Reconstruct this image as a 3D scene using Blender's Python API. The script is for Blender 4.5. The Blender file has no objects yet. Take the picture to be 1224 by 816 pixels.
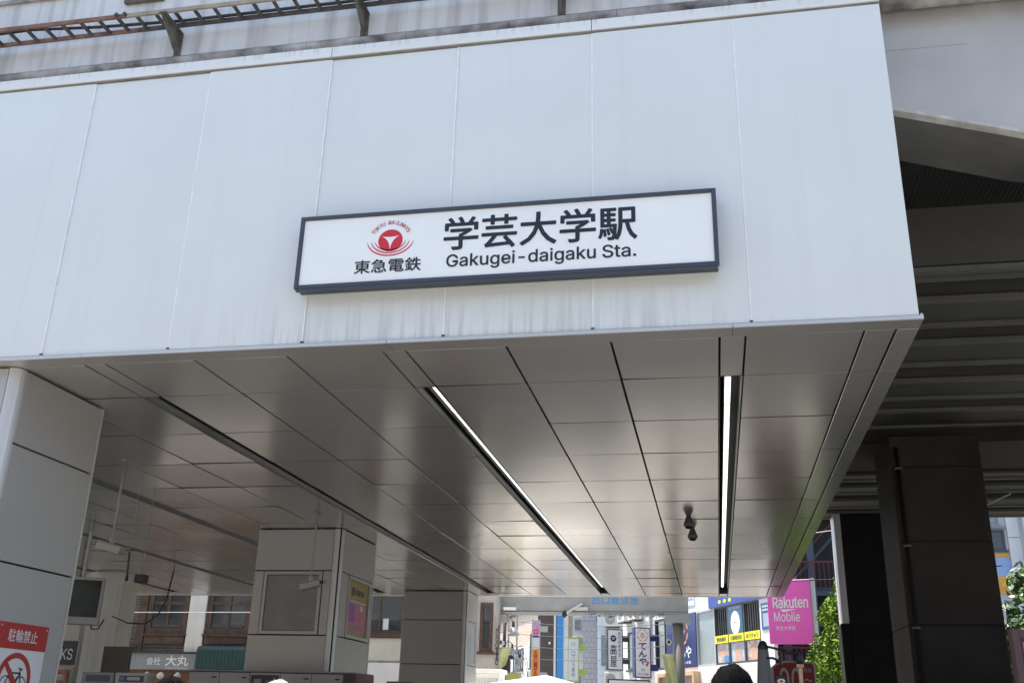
import bpy, bmesh, math, random
from mathutils import Vector, Matrix
random.seed(7)
R = math.radians
SC = bpy.context.scene
COL = SC.collection
# ------------------------------------------------------------------ camera
cd = bpy.data.cameras.new('camera')
cam = bpy.data.objects.new('camera', cd); COL.objects.link(cam)
cd.sensor_width = 36.0; cd.lens = 34.966; cd.clip_end = 2000
PITCH, ROLL, YAW = 0.3623, 0.0274, 0.2014
ry = Matrix.Rotation(YAW, 3, 'Z')
right = ry @ Vector((1, 0, 0)); fwd = ry @ Vector((0, 1, 0)); up = Vector((0, 0, 1))
f2 = fwd*math.cos(PITCH) + up*math.sin(PITCH); u2 = up*math.cos(PITCH) - fwd*math.sin(PITCH)
r3 = right*math.cos(ROLL) + u2*math.sin(ROLL); u3 = u2*math.cos(ROLL) - right*math.sin(ROLL)
M3 = Matrix((r3, u3, -f2)).transposed()
cam.matrix_world = Matrix.Translation((5.625, -7.161, 1.6)) @ M3.to_4x4()
SC.camera = cam
# ------------------------------------------------------------------ sky, sun, exposure
SUN = Vector((-0.32, 0.22, 1.0)).normalized()
w = bpy.data.worlds.new('World'); SC.world = w; w.use_nodes = True
nt = w.node_tree; bg = nt.nodes['Background']
sky = nt.nodes.new('ShaderNodeTexSky'); sky.sky_type = 'NISHITA'; sky.sun_disc = False
sky.sun_elevation = math.asin(SUN.z); sky.sun_rotation = math.atan2(SUN.x, SUN.y)
sky.air_density = 1.0; sky.dust_density = 2.0; sky.ozone_density = 0.3
nt.links.new(sky.outputs[0], bg.inputs[0]); bg.inputs[1].default_value = 0.15
sl = bpy.data.lights.new('sun', 'SUN'); sl.energy = 4.6; sl.angle = R(0.53); sl.color = (1, 0.95, 0.88)
so = bpy.data.objects.new('sun', sl); COL.objects.link(so)
so.rotation_euler = SUN.to_track_quat('Z', 'Y').to_euler()
so.location = (-20, 10, 40)
SC.view_settings.view_transform = 'Standard'; SC.view_settings.look = 'None'
SC.view_settings.exposure = 1.3; SC.view_settings.gamma = 1.0
SC.view_settings.use_curve_mapping = False
SC.render.engine = 'CYCLES'
SC.cycles.max_bounces = 7; SC.cycles.diffuse_bounces = 4; SC.cycles.glossy_bounces = 4
SC.cycles.sample_clamp_indirect = 6.0
try: SC.cycles.use_denoising = True
except Exception: pass

# ------------------------------------------------------------------ materials
MATS = {}
def mat(name, col, rough=0.6, metal=0.0, var=0.08, vscale=1.5, bump=0.0, bscale=60.0, streak=0.0, sscale=6.0,
        scol=(0.12, 0.11, 0.1), sthr=(0.5, 0.75), emit=None, estr=0.0, trans=0.0, spec=0.5, aniso=0.0, local=False, rvar=0.0, zfade=None):
    if name in MATS: return MATS[name]
    m = bpy.data.materials.new(name); m.use_nodes = True
    n = m.node_tree.nodes; l = m.node_tree.links; b = n['Principled BSDF']
    b.inputs['Roughness'].default_value = rough; b.inputs['Metallic'].default_value = metal
    b.inputs['Specular IOR Level'].default_value = spec
    if aniso: b.inputs['Anisotropic'].default_value = aniso
    if trans: b.inputs['Transmission Weight'].default_value = trans
    c4 = (*col, 1)
    geo = n.new('ShaderNodeNewGeometry'); pos = geo.outputs['Position']
    if local:
        tc = n.new('ShaderNodeTexCoord'); pos = tc.outputs['Object']
    out = None
    if var > 0:
        no = n.new('ShaderNodeTexNoise'); no.inputs['Scale'].default_value = vscale; no.inputs['Detail'].default_value = 6
        l.new(pos, no.inputs['Vector'])
        mp = n.new('ShaderNodeMapRange'); mp.inputs[1].default_value = 0.3; mp.inputs[2].default_value = 0.7
        mp.inputs[3].default_value = 1-var; mp.inputs[4].default_value = 1+var
        l.new(no.outputs['Fac'], mp.inputs[0])
        vm = n.new('ShaderNodeVectorMath'); vm.operation = 'SCALE'; vm.inputs[0].default_value = col
        l.new(mp.outputs[0], vm.inputs['Scale']); out = vm.outputs[0]
        if rvar:
            mr = n.new('ShaderNodeMapRange'); mr.inputs[1].default_value = 0.3; mr.inputs[2].default_value = 0.7
            mr.inputs[3].default_value = rough-rvar; mr.inputs[4].default_value = rough+rvar
            l.new(no.outputs['Fac'], mr.inputs[0]); l.new(mr.outputs[0], b.inputs['Roughness'])
    if streak > 0:
        sep = n.new('ShaderNodeMapping'); sep.inputs['Scale'].default_value = (sscale, sscale, sscale*0.05)
        l.new(pos, sep.inputs['Vector'])
        ns = n.new('ShaderNodeTexNoise'); ns.inputs['Scale'].default_value = 1.0; ns.inputs['Detail'].default_value = 5
        l.new(sep.outputs[0], ns.inputs['Vector'])
        ms = n.new('ShaderNodeMapRange'); ms.inputs[1].default_value = sthr[0]; ms.inputs[2].default_value = sthr[1]
        ms.inputs[3].default_value = 0; ms.inputs[4].default_value = streak
        l.new(ns.outputs['Fac'], ms.inputs[0])
        fac = ms.outputs[0]
        if zfade:      # dirt gathers along an edge: (z of full dirt, z of none)
            sx = n.new('ShaderNodeSeparateXYZ'); l.new(pos, sx.inputs[0])
            mz = n.new('ShaderNodeMapRange'); mz.inputs[1].default_value = zfade[0]; mz.inputs[2].default_value = zfade[1]
            mz.inputs[3].default_value = 1.0; mz.inputs[4].default_value = 0.0
            l.new(sx.outputs['Z'], mz.inputs[0])
            mu = n.new('ShaderNodeMath'); mu.operation = 'MULTIPLY'; l.new(fac, mu.inputs[0]); l.new(mz.outputs[0], mu.inputs[1])
            fac = mu.outputs[0]
            if len(zfade) > 2:
                mx = n.new('ShaderNodeMapRange'); mx.inputs[1].default_value = zfade[2]; mx.inputs[2].default_value = zfade[3]
                l.new(sx.outputs['X'], mx.inputs[0])
                mx2 = n.new('ShaderNodeMapRange'); mx2.inputs[1].default_value = zfade[4]; mx2.inputs[2].default_value = zfade[5]
                mx2.inputs[3].default_value = 1.0; mx2.inputs[4].default_value = 0.0
                l.new(sx.outputs['X'], mx2.inputs[0])
                m1 = n.new('ShaderNodeMath'); m1.operation = 'MULTIPLY'; l.new(mx.outputs[0], m1.inputs[0]); l.new(mx2.outputs[0], m1.inputs[1])
                m2 = n.new('ShaderNodeMath'); m2.operation = 'MULTIPLY'; l.new(fac, m2.inputs[0]); l.new(m1.outputs[0], m2.inputs[1])
                fac = m2.outputs[0]
        mix = n.new('ShaderNodeMix'); mix.data_type = 'RGBA'
        l.new(fac, mix.inputs[0])
        if out is None: mix.inputs[6].default_value = c4
        else: l.new(out, mix.inputs[6])
        mix.inputs[7].default_value = (*scol, 1); out = mix.outputs[2]
    if out is None: b.inputs['Base Color'].default_value = c4
    else: l.new(out, b.inputs['Base Color'])
    if bump > 0:
        nb = n.new('ShaderNodeTexNoise'); nb.inputs['Scale'].default_value = bscale; nb.inputs['Detail'].default_value = 4
        l.new(pos, nb.inputs['Vector'])
        bp = n.new('ShaderNodeBump'); bp.inputs['Strength'].default_value = bump; bp.inputs['Distance'].default_value = 0.02
        l.new(nb.outputs['Fac'], bp.inputs['Height']); l.new(bp.outputs[0], b.inputs['Normal'])
    if emit:
        b.inputs['Emission Color'].default_value = (*emit, 1); b.inputs['Emission Strength'].default_value = estr
    MATS[name] = m
    return m
def brickmat(name, c1, c2, mortar, scale, bw=0.5, rh=0.25, rough=0.85, axis='X', msize=0.02):
    if name in MATS: return MATS[name]
    m = bpy.data.materials.new(name); m.use_nodes = True
    n = m.node_tree.nodes; l = m.node_tree.links; b = n['Principled BSDF']; b.inputs['Roughness'].default_value = rough
    geo = n.new('ShaderNodeTexCoord'); sx = n.new('ShaderNodeSeparateXYZ'); l.new(geo.outputs['Object'], sx.inputs[0])
    cb = n.new('ShaderNodeCombineXYZ')
    ad = n.new('ShaderNodeMath'); l.new(sx.outputs['X'], ad.inputs[0]); l.new(sx.outputs['Y'], ad.inputs[1])
    l.new(ad.outputs[0], cb.inputs[0]); l.new(sx.outputs['Z'], cb.inputs[1])
    t = n.new('ShaderNodeTexBrick'); t.inputs['Scale'].default_value = scale; l.new(cb.outputs[0], t.inputs['Vector'])
    t.inputs['Color1'].default_value = (*c1, 1); t.inputs['Color2'].default_value = (*c2, 1); t.inputs['Mortar'].default_value = (*mortar, 1)
    t.inputs['Brick Width'].default_value = bw; t.inputs['Row Height'].default_value = rh; t.inputs['Mortar Size'].default_value = msize
    l.new(t.outputs[0], b.inputs['Base Color'])
    bp = n.new('ShaderNodeBump'); bp.inputs['Strength'].default_value = 0.5; bp.inputs['Distance'].default_value = 0.01; bp.invert = True
    l.new(t.outputs['Fac'], bp.inputs['Height']); l.new(bp.outputs[0], b.inputs['Normal'])
    MATS[name] = m; return m

WHITE_PANEL = mat('white_panel', (0.70, 0.733, 0.712), 0.38, var=0.03, vscale=0.7, streak=0.5, sscale=24, scol=(0.36, 0.35, 0.35), sthr=(0.44, 0.66), zfade=(4.42, 4.86, 1.1, 2.2, 5.4, 6.0))
def add_layers(m):
    # slow panel buckling in the sheen and faint old run marks coming down from the flashing
    n = m.node_tree.nodes; l = m.node_tree.links; b = n['Principled BSDF']
    geo = n.new('ShaderNodeNewGeometry'); src = b.inputs['Base Color'].links[0].from_socket
    mp = n.new('ShaderNodeMapping'); mp.inputs['Scale'].default_value = (9, 9, 0.12); l.new(geo.outputs['Position'], mp.inputs['Vector'])
    ns = n.new('ShaderNodeTexNoise'); ns.inputs['Scale'].default_value = 1; ns.inputs['Detail'].default_value = 4; l.new(mp.outputs[0], ns.inputs['Vector'])
    r1 = n.new('ShaderNodeMapRange'); r1.inputs[1].default_value = 0.56; r1.inputs[2].default_value = 0.74; r1.inputs[4].default_value = 0.06; l.new(ns.outputs['Fac'], r1.inputs[0])
    mx = n.new('ShaderNodeMix'); mx.data_type = 'RGBA'; l.new(r1.outputs[0], mx.inputs[0]); l.new(src, mx.inputs[6]); mx.inputs[7].default_value = (0.42, 0.40, 0.37, 1)
    l.new(mx.outputs[2], b.inputs['Base Color'])
    nb = n.new('ShaderNodeTexNoise'); nb.inputs['Scale'].default_value = 1.7; nb.inputs['Detail'].default_value = 1; l.new(geo.outputs['Position'], nb.inputs['Vector'])
    bp = n.new('ShaderNodeBump'); bp.inputs['Strength'].default_value = 0.25; bp.inputs['Distance'].default_value = 0.02; l.new(nb.outputs['Fac'], bp.inputs['Height']); l.new(bp.outputs[0], b.inputs['Normal'])
add_layers(WHITE_PANEL)
WHITE_STRIP = mat('white_strip', (0.72, 0.74, 0.72), 0.42, var=0.03, vscale=1.2, streak=0.55, sscale=30, scol=(0.35, 0.34, 0.33), sthr=(0.48, 0.68), zfade=(7.36, 7.27))
SEALANT = mat('sealant', (0.82, 0.84, 0.85), 0.6, var=0.1, vscale=5)
JOINT = mat('dark_joint', (0.012, 0.012, 0.012), 0.9, var=0)
DARK_LINE = mat('flashing_line', (0.22, 0.2, 0.17), 0.9, var=0.25, vscale=4)
TRIM = mat('bare_trim', (0.56, 0.56, 0.55), 0.4, metal=0.3, var=0.04)
SOFFIT = mat('soffit_panel', (0.53, 0.512, 0.47), 0.20, metal=0.48, var=0.04, vscale=0.6, rvar=0.03)
CLAD = mat('grey_cladding', (0.47, 0.455, 0.435), 0.42, metal=0.2, var=0.04, vscale=1.0, rvar=0.03)
CORNER = mat('corner_strip', (0.62, 0.62, 0.61), 0.35, metal=0.3, var=0.05, vscale=2)
SLOT_IN = mat('slot_inside', (0.06, 0.06, 0.057), 0.45, metal=0.0, var=0.03)
TUBE = mat('lit_tube', (0.9, 0.9, 0.88), 0.4, var=0, emit=(1.0, 0.985, 0.93), estr=0.85)
TUBE_Y = mat('lit_tube_cap', (0.85, 0.88, 0.7), 0.4, var=0, emit=(0.95, 1.0, 0.75), estr=0.6)
CONC_W = mat('painted_concrete', (0.63, 0.645, 0.64), 0.75, var=0.08, vscale=1.3, bump=0.15, bscale=25, streak=0.5, sscale=7, scol=(0.19, 0.18, 0.17), sthr=(0.47, 0.70))
CONC_G = mat('girder_concrete', (0.46, 0.46, 0.455), 0.75, var=0.1, vscale=1.2, bump=0.2, bscale=18, streak=0.7, sscale=2.0, scol=(0.16, 0.14, 0.12), sthr=(0.25, 0.6), zfade=(7.62, 7.38))
LEDGE = mat('weathered_ledge', (0.33, 0.315, 0.295), 0.9, var=0.75, vscale=3.5, bump=0.3, bscale=30)
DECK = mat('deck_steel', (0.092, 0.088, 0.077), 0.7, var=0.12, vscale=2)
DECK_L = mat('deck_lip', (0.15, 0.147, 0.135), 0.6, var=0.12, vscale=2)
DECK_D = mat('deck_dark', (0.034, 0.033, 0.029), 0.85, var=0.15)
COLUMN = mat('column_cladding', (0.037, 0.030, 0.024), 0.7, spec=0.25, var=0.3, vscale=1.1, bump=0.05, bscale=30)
COLUMN_D = mat('column_dark', (0.014, 0.0128, 0.0118), 0.7, spec=0.2, var=0.12, vscale=1.5)
RUST = mat('rusty_steel', (0.20, 0.115, 0.085), 0.85, var=0.35, vscale=9, bump=0.2)
TAN = mat('faded_galvanised', (0.33, 0.29, 0.23), 0.75, var=0.2, vscale=8)
DARKST = mat('dark_weathered_steel', (0.075, 0.068, 0.06), 0.75, var=0.35, vscale=12)
BRACKET = mat('bracket_steel', (0.13, 0.12, 0.10), 0.7, var=0.4, vscale=10)
FRAME = mat('sign_frame', (0.06, 0.07, 0.085), 0.4, metal=0.3, var=0.06, vscale=5)
SIGNW = mat('sign_white', (0.85, 0.875, 0.85), 0.22, var=0.02, vscale=3)
BLACKT = mat('black_lettering', (0.012, 0.014, 0.02), 0.4, var=0)
RED = mat('sign_red', (0.62, 0.018, 0.03), 0.35, var=0.03)
REDP = mat('prohibition_red', (0.45, 0.035, 0.03), 0.45, var=0.06)
WHITE = mat('plain_white', (0.8, 0.8, 0.79), 0.5, var=0.04)
OFFW = mat('off_white', (0.68, 0.66, 0.61), 0.6, var=0.08, vscale=2, streak=0.35, sscale=5)
GREY = mat('mid_grey', (0.30, 0.30, 0.30), 0.6, var=0.08)
LGREY = mat('light_grey', (0.5, 0.5, 0.5), 0.55, var=0.08)
DGREY = mat('dark_grey', (0.06, 0.06, 0.062), 0.55, var=0.1)
BLACK = mat('black_plastic', (0.012, 0.012, 0.013), 0.45, var=0)
CAMB = mat('camera_body', (0.42, 0.41, 0.38), 0.45, var=0.06, vscale=8)
GLASS = mat('dark_glass', (0.025, 0.03, 0.035), 0.06, var=0.1, spec=0.7)
GLASSB = mat('pale_glass', (0.22, 0.27, 0.28), 0.12, var=0.1, spec=0.7)
WOOD = mat('old_wood', (0.085, 0.05, 0.033), 0.7, var=0.35, vscale=6)
WOODL = mat('pale_wood', (0.62, 0.42, 0.25), 0.6, var=0.15, vscale=5)
BRICKD = brickmat('dark_brick', (0.10, 0.085, 0.075), (0.065, 0.055, 0.05), (0.2, 0.19, 0.18), 1.0, 0.24, 0.085, msize=0.012)
PLASTER = mat('dirty_plaster', (0.46, 0.44, 0.41), 0.85, var=0.15, vscale=2, streak=0.6, sscale=4)
CREAM = mat('cream_wall', (0.60, 0.57, 0.50), 0.8, var=0.1)
GREENA = mat('awning_green', (0.014, 0.05, 0.044), 0.6, var=0.12, vscale=4)
BROWN_T = brickmat('brown_tile', (0.095, 0.07, 0.062), (0.08, 0.058, 0.052), (0.06, 0.045, 0.04), 1.0, 0.3, 0.1, msize=0.008)
BEIGE_B = brickmat('beige_brick', (0.50, 0.40, 0.31), (0.44, 0.34, 0.26), (0.55, 0.48, 0.4), 1.0, 0.5, 0.16, msize=0.02)
GREY_T = brickmat('grey_tile', (0.40, 0.39, 0.40), (0.37, 0.36, 0.37), (0.27, 0.27, 0.28), 1.0, 0.22, 0.22, msize=0.014)
WHITE_T = brickmat('white_tile', (0.72, 0.71, 0.68), (0.69, 0.68, 0.65), (0.58, 0.57, 0.55), 1.0, 0.5, 0.12, msize=0.008)
WHITE_B = mat('white_building', (0.72, 0.72, 0.70), 0.7, var=0.05)
PALEBLUE = mat('pale_blue_wall', (0.60, 0.66, 0.72), 0.6, var=0.05)
BLUE = mat('stripe_blue', (0.05, 0.28, 0.62), 0.5, var=0.06)
NAVY = mat('navy_panel', (0.012, 0.03, 0.14), 0.4, var=0.08)
ORANGE = mat('logo_orange', (0.85, 0.32, 0.04), 0.5, var=0.04)
MAGENTA = mat('magenta_panel', (0.86, 0.11, 0.52), 0.4, var=0.03)
YELLOW = mat('poster_yellow', (0.85, 0.78, 0.02), 0.5, var=0.03)
PINK = mat('poster_pink', (0.60, 0.24, 0.31), 0.5, var=0.06)
PURPLE = mat('poster_purple', (0.4, 0.13, 0.42), 0.5, var=0.06)
OCHRE = mat('poster_ochre', (0.40, 0.35, 0.10), 0.5, var=0.06)
SKIN = mat('skin_tone', (0.62, 0.38, 0.27), 0.55, var=0.1, vscale=3)
HAIRB = mat('black_hair', (0.003, 0.003, 0.0035), 0.9, spec=0.06, var=0.2, vscale=30)
HAIRW = mat('white_hair', (0.5, 0.49, 0.46), 0.8, var=0.15, vscale=40)
CLOTHB = mat('dark_cloth', (0.03, 0.03, 0.04), 0.9, var=0.1)
CLOTHG = mat('grey_cloth', (0.2, 0.2, 0.22), 0.9, var=0.1)
CLOTHW = mat('pale_cloth', (0.6, 0.58, 0.55), 0.9, var=0.1)
TEAL = mat('poster_teal', (0.03, 0.11, 0.19), 0.5, var=0.06)
SGREEN = mat('sign_green', (0.36, 0.55, 0.12), 0.5, var=0.05)
SORANGE = mat('banner_orange', (0.85, 0.30, 0.02), 0.6, var=0.06)
BANNER = mat('banner_green', (0.50, 0.52, 0.25), 0.8, var=0.12, vscale=6)
BURG = mat('burgundy', (0.16, 0.04, 0.06), 0.5, var=0.1)
BURGP = mat('dusty_mauve', (0.22, 0.12, 0.135), 0.5, var=0.08)
REDRAIL = mat('red_rail', (0.16, 0.02, 0.028), 0.5, var=0.1)
STEELB = mat('blue_grey_steel', (0.06, 0.072, 0.09), 0.55, var=0.12)
LOCKER = mat('locker_door', (0.30, 0.295, 0.28), 0.4, metal=0.2, var=0.05)
LEAF1 = mat('conifer_leaf', (0.125, 0.215, 0.012), 0.7, spec=0.25, var=0.45, vscale=5)
LEAF2 = mat('ivy_leaf', (0.055, 0.12, 0.022), 0.45, var=0.4, vscale=6)
BARK = mat('bark', (0.12, 0.08, 0.055), 0.9, var=0.3, vscale=10, bump=0.4)
PAVING = mat('paving_surface', (0.26, 0.25, 0.23), 0.85, var=0.12, vscale=0.8)
FLOORT = mat('floor_tile', (0.10, 0.096, 0.09), 0.45, var=0.08, vscale=1.0)
POLE = mat('pole_metal', (0.17, 0.158, 0.14), 0.5, metal=0.3, var=0.1)
LED = mat('led_panel', (0.05, 0.07, 0.1), 0.3, var=0.1)
CANVAS = mat('tent_canvas', (0.78, 0.75, 0.70), 0.8, var=0.04)

# ------------------------------------------------------------------ geometry helpers
def link(o): COL.objects.link(o); return o
class MB:
    def __init__(s): s.v = []; s.f = []
    def box(s, x0, x1, y0, y1, z0, z1):
        b = len(s.v)
        s.v += [(x0,y0,z0),(x1,y0,z0),(x1,y1,z0),(x0,y1,z0),(x0,y0,z1),(x1,y0,z1),(x1,y1,z1),(x0,y1,z1)]
        s.f += [tuple(b+i for i in q) for q in ((0,3,2,1),(4,5,6,7),(0,1,5,4),(1,2,6,5),(2,3,7,6),(3,0,4,7))]
        return s
    def prism(s, pts, d):                       # pts: list of 3D points (planar), d: extrude vector
        b = len(s.v); n = len(pts)
        s.v += [tuple(p) for p in pts] + [tuple(Vector(p)+Vector(d)) for p in pts]
        s.f.append(tuple(range(b+n-1, b-1, -1))); s.f.append(tuple(range(b+n, b+2*n)))
        for i in range(n):
            j = (i+1) % n; s.f.append((b+i, b+j, b+n+j, b+n+i))
        return s
    def tube(s, pts, r, n=8, cap=True):
        pts = [Vector(p) for p in pts]; rings = []
        rr = r if isinstance(r, (list, tuple)) else [r]*len(pts)
        for i, p in enumerate(pts):
            t = (pts[min(i+1, len(pts)-1)] - pts[max(i-1, 0)]).normalized()
            a = t.cross(Vector((0,0,1)))
            if a.length < 1e-3: a = t.cross(Vector((1,0,0)))
            a.normalize(); c = t.cross(a)
            b = len(s.v); rings.append(b)
            for k in range(n):
                th = 2*math.pi*k/n
                s.v.append(tuple(p + (a*math.cos(th) + c*math.sin(th))*rr[i]))
        for i in range(len(rings)-1):
            for k in range(n):
                k2 = (k+1) % n
                s.f.append((rings[i]+k, rings[i]+k2, rings[i+1]+k2, rings[i+1]+k))
        if cap:
            s.f.append(tuple(rings[0]+k for k in range(n-1, -1, -1))); s.f.append(tuple(rings[-1]+k for k in range(n)))
        return s
    def lathe(s, prof, c=(0,0,0), n=16):        # prof: (r,z)
        b = len(s.v)
        for r, z in prof:
            for k in range(n):
                th = 2*math.pi*k/n
                s.v.append((c[0]+r*math.cos(th), c[1]+r*math.sin(th), c[2]+z))
        for i in range(len(prof)-1):
            for k in range(n):
                k2 = (k+1) % n
                s.f.append((b+i*n+k, b+i*n+k2, b+(i+1)*n+k2, b+(i+1)*n+k))
        s.f.append(tuple(b+k for k in range(n-1, -1, -1))); s.f.append(tuple(b+(len(prof)-1)*n+k for k in range(n)))
        return s
    def poly(s, pts):
        b = len(s.v); s.v += [tuple(p) for p in pts]; s.f.append(tuple(range(b, b+len(pts)))); return s
    def mesh(s, name, m, bevel=0.0, smooth=False):
        me = bpy.data.meshes.new(name); me.from_pydata(s.v, [], s.f)
        bm = bmesh.new(); bm.from_mesh(me)
        bmesh.ops.recalc_face_normals(bm, faces=bm.faces)
        if bevel: bmesh.ops.bevel(bm, geom=bm.edges[:], offset=bevel, segments=1, affect='EDGES', profile=0.7)
        bm.to_mesh(me); bm.free()
        me.materials.append(m)
        if smooth:
            for p in me.polygons: p.use_smooth = True
        return me
    def build(s, name, m, parent=None, bevel=0.0, smooth=False):
        o = bpy.data.objects.new(name, s.mesh(name, m, bevel, smooth)); link(o)
        if parent: o.parent = parent
        return o
def obj(name, me, parent=None, loc=(0,0,0), rot=(0,0,0)):
    o = bpy.data.objects.new(name, me); link(o); o.location = loc; o.rotation_euler = rot
    if parent: o.parent = parent
    return o
def tag(o, label, cat, group=None):
    o['label'] = label; o['category'] = cat
    if group: o['group'] = group
    return o
def thing(name, label, cat, loc=(0,0,0), rotz=0, group=None):
    o = bpy.data.objects.new(name, None); link(o); o.location = loc; o.rotation_euler = (0,0,rotz); o.empty_display_size = 0.2
    return tag(o, label, cat, group)
def struct(name, mb, m):
    o = mb.build(name, m); o['kind'] = 'structure'; return o
def box(name, x0, x1, y0, y1, z0, z1, m, parent, bevel=0.0):
    return MB().box(x0, x1, y0, y1, z0, z1).build(name, m, parent, bevel)
TCACHE = {}
try:
    import os
    LATIN = bpy.data.fonts.load(os.path.join(bpy.utils.system_resource('DATAFILES'), 'fonts', 'Inter.woff2'))
except Exception:
    LATIN = None
def contour_mesh(o):
    """Fill each outer contour of a glyph with its own holes, so overlapping strokes do not cancel out."""
    from mathutils.geometry import tessellate_polygon
    c = o.data; c.fill_mode = 'NONE'; bpy.context.view_layer.update()
    src = bpy.data.meshes.new_from_object(o.evaluated_get(bpy.context.evaluated_depsgraph_get()))
    nxt = {}
    for e in src.edges:
        a, b = e.vertices; nxt.setdefault(a, []).append(b); nxt.setdefault(b, []).append(a)
    seen = set(); loops = []
    for v in sorted(nxt):
        if v in seen: continue
        lp_ = [v]; seen.add(v); cur = v
        while True:
            q = [u for u in nxt[cur] if u not in seen]
            if not q: break
            q = min(q, key=lambda u: abs(u-cur)) if len(lp_) == 1 else q[0]
            lp_.append(q); seen.add(q); cur = q
        loops.append([src.vertices[i].co.copy() for i in lp_])
    area = lambda L: 0.5*sum(L[i].x*L[(i+1) % len(L)].y-L[(i+1) % len(L)].x*L[i].y for i in range(len(L)))
    def inside(p, L):
        r = False
        for i in range(len(L)):
            a, b = L[i], L[(i+1) % len(L)]
            if (a.y > p.y) != (b.y > p.y) and p.x < (b.x-a.x)*(p.y-a.y)/(b.y-a.y)+a.x: r = not r
        return r
    loops = [L for L in loops if len(L) > 2 and abs(area(L)) > 1e-6]
    sgn = math.copysign(1, area(max(loops, key=lambda L: abs(area(L)))))
    outs = [L for L in loops if area(L)*sgn > 0]; holes = [L for L in loops if area(L)*sgn < 0]
    vs = []; fs = []
    for n_, L in enumerate(outs):
        grp = [L]+[h for h in holes if inside(h[0], L)]
        flat = [p for g in grp for p in g]; b = len(vs)
        vs += [(p.x, p.y, (n_ % 3)*0.0004) for p in flat]
        fs += [tuple(b+i for i in t) for t in tessellate_polygon(grp)]
    me = bpy.data.meshes.new('glyphs'); me.from_pydata(vs, [], fs); return me
def textmesh(body, bold=0.0, ext=0.004):
    k = (body, ext)
    if k not in TCACHE:
        c = bpy.data.curves.new('t', 'FONT'); c.body = body
        if LATIN and all(ord(ch) < 128 for ch in body): c.font = LATIN
        c.resolution_u = 3
        o = bpy.data.objects.new('t', c); link(o); bpy.context.view_layer.update()
        if LATIN and c.font == LATIN: me = contour_mesh(o)
        else: me = bpy.data.meshes.new_from_object(o.evaluated_get(bpy.context.evaluated_depsgraph_get()))
        bpy.data.objects.remove(o); bpy.data.curves.remove(c)
        bm = bmesh.new(); bm.from_mesh(me)
        bm.to_mesh(me); bm.free(); TCACHE[k] = me
    return TCACHE[k]
def text(body, x0, x1, z0, z1, y, m, parent=None, bold=0.0, vertical=False, name='lettering', mirror=1, rot=0.0, depth=0.006):
    """Lettering fitted to a rectangle of a plane facing -Y of the parent."""
    parts = list(body) if vertical else [body]
    n = len(parts); vs = []; fs = []
    for i, ch in enumerate(parts):
        if ch == ' ': continue
        src = textmesh(ch, bold)
        xs = [v.co.x for v in src.vertices]; ys = [v.co.y for v in src.vertices]
        if not xs: continue
        a0, a1, b0, b1 = min(xs), max(xs), min(ys), max(ys)
        if vertical:
            h = (z1-z0)/n; zz1 = z1 - i*h - h*0.06; zz0 = zz1 - h*0.88
        else: zz0, zz1 = z0, z1
        em = (x1-x0)/max(a1-a0, 1e-6)*bold*0.8
        for cp_ in range(1 if bold <= 0 else 9):
          b = len(vs); ang = cp_*math.pi/4; ox_ = em*math.cos(ang) if cp_ < 8 and bold > 0 else 0; oz_ = em*math.sin(ang) if cp_ < 8 and bold > 0 else 0
          dy_ = 0.00025*cp_
          for v in src.vertices:
            vs.append((ox_ + x0 + (v.co.x-a0)/max(a1-a0,1e-6)*(x1-x0), y-v.co.z-dy_, oz_ + zz0 + (v.co.y-b0)/max(b1-b0,1e-6)*(zz1-zz0)))
          fs += [tuple(b+k for k in p.vertices) for p in src.polygons]
    if rot:
        cx, cz = (x0+x1)/2, (z0+z1)/2
        vs = [(cx+(v[0]-cx)*math.cos(rot)-(v[2]-cz)*math.sin(rot), v[1], cz+(v[0]-cx)*math.sin(rot)+(v[2]-cz)*math.cos(rot)) for v in vs]
    me = bpy.data.meshes.new(name); me.from_pydata(vs, [], fs); me.materials.append(m)
    o = bpy.data.objects.new(name, me); link(o)
    if parent: o.parent = parent
    return o
def disc_pts(cx, cz, rx, rz, y, n=32, a0=0, a1=2*math.pi):
    return [(cx+rx*math.cos(a0+(a1-a0)*i/n), y, cz+rz*math.sin(a0+(a1-a0)*i/n)) for i in range(n)]
def ring(cx, cz, r0, r1, y, d=0.004, n=40, a0=0.0, a1=2*math.pi, taper=False):
    m = MB(); full = abs(a1-a0-2*math.pi) < 1e-6
    for i in range(n):
        t0 = a0+(a1-a0)*i/n; t1 = a0+(a1-a0)*(i+1)/n
        def rr(t):
            if not taper: return r0, r1
            u = (t-a0)/(a1-a0); wdt = (r1-r0)*max(0.02, math.sin(math.pi*u))**0.6; mid = r1
            return mid-wdt, mid
        p0, q0 = rr(t0); p1, q1 = rr(t1)
        m.poly([(cx+p0*math.cos(t0), y, cz+p0*math.sin(t0)), (cx+q0*math.cos(t0), y, cz+q0*math.sin(t0)),
                (cx+q1*math.cos(t1), y, cz+q1*math.sin(t1)), (cx+p1*math.cos(t1), y, cz+p1*math.sin(t1))])
    return m
def frame_mb(x0, x1, y0, y1, z0, z1, t):
    m = MB(); m.box(x0, x0+t, y0, y1, z0, z1); m.box(x1-t, x1, y0, y1, z0, z1)
    m.box(x0+t, x1-t, y0, y1, z0, z0+t); m.box(x0+t, x1-t, y0, y1, z1-t, z1); return m
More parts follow.
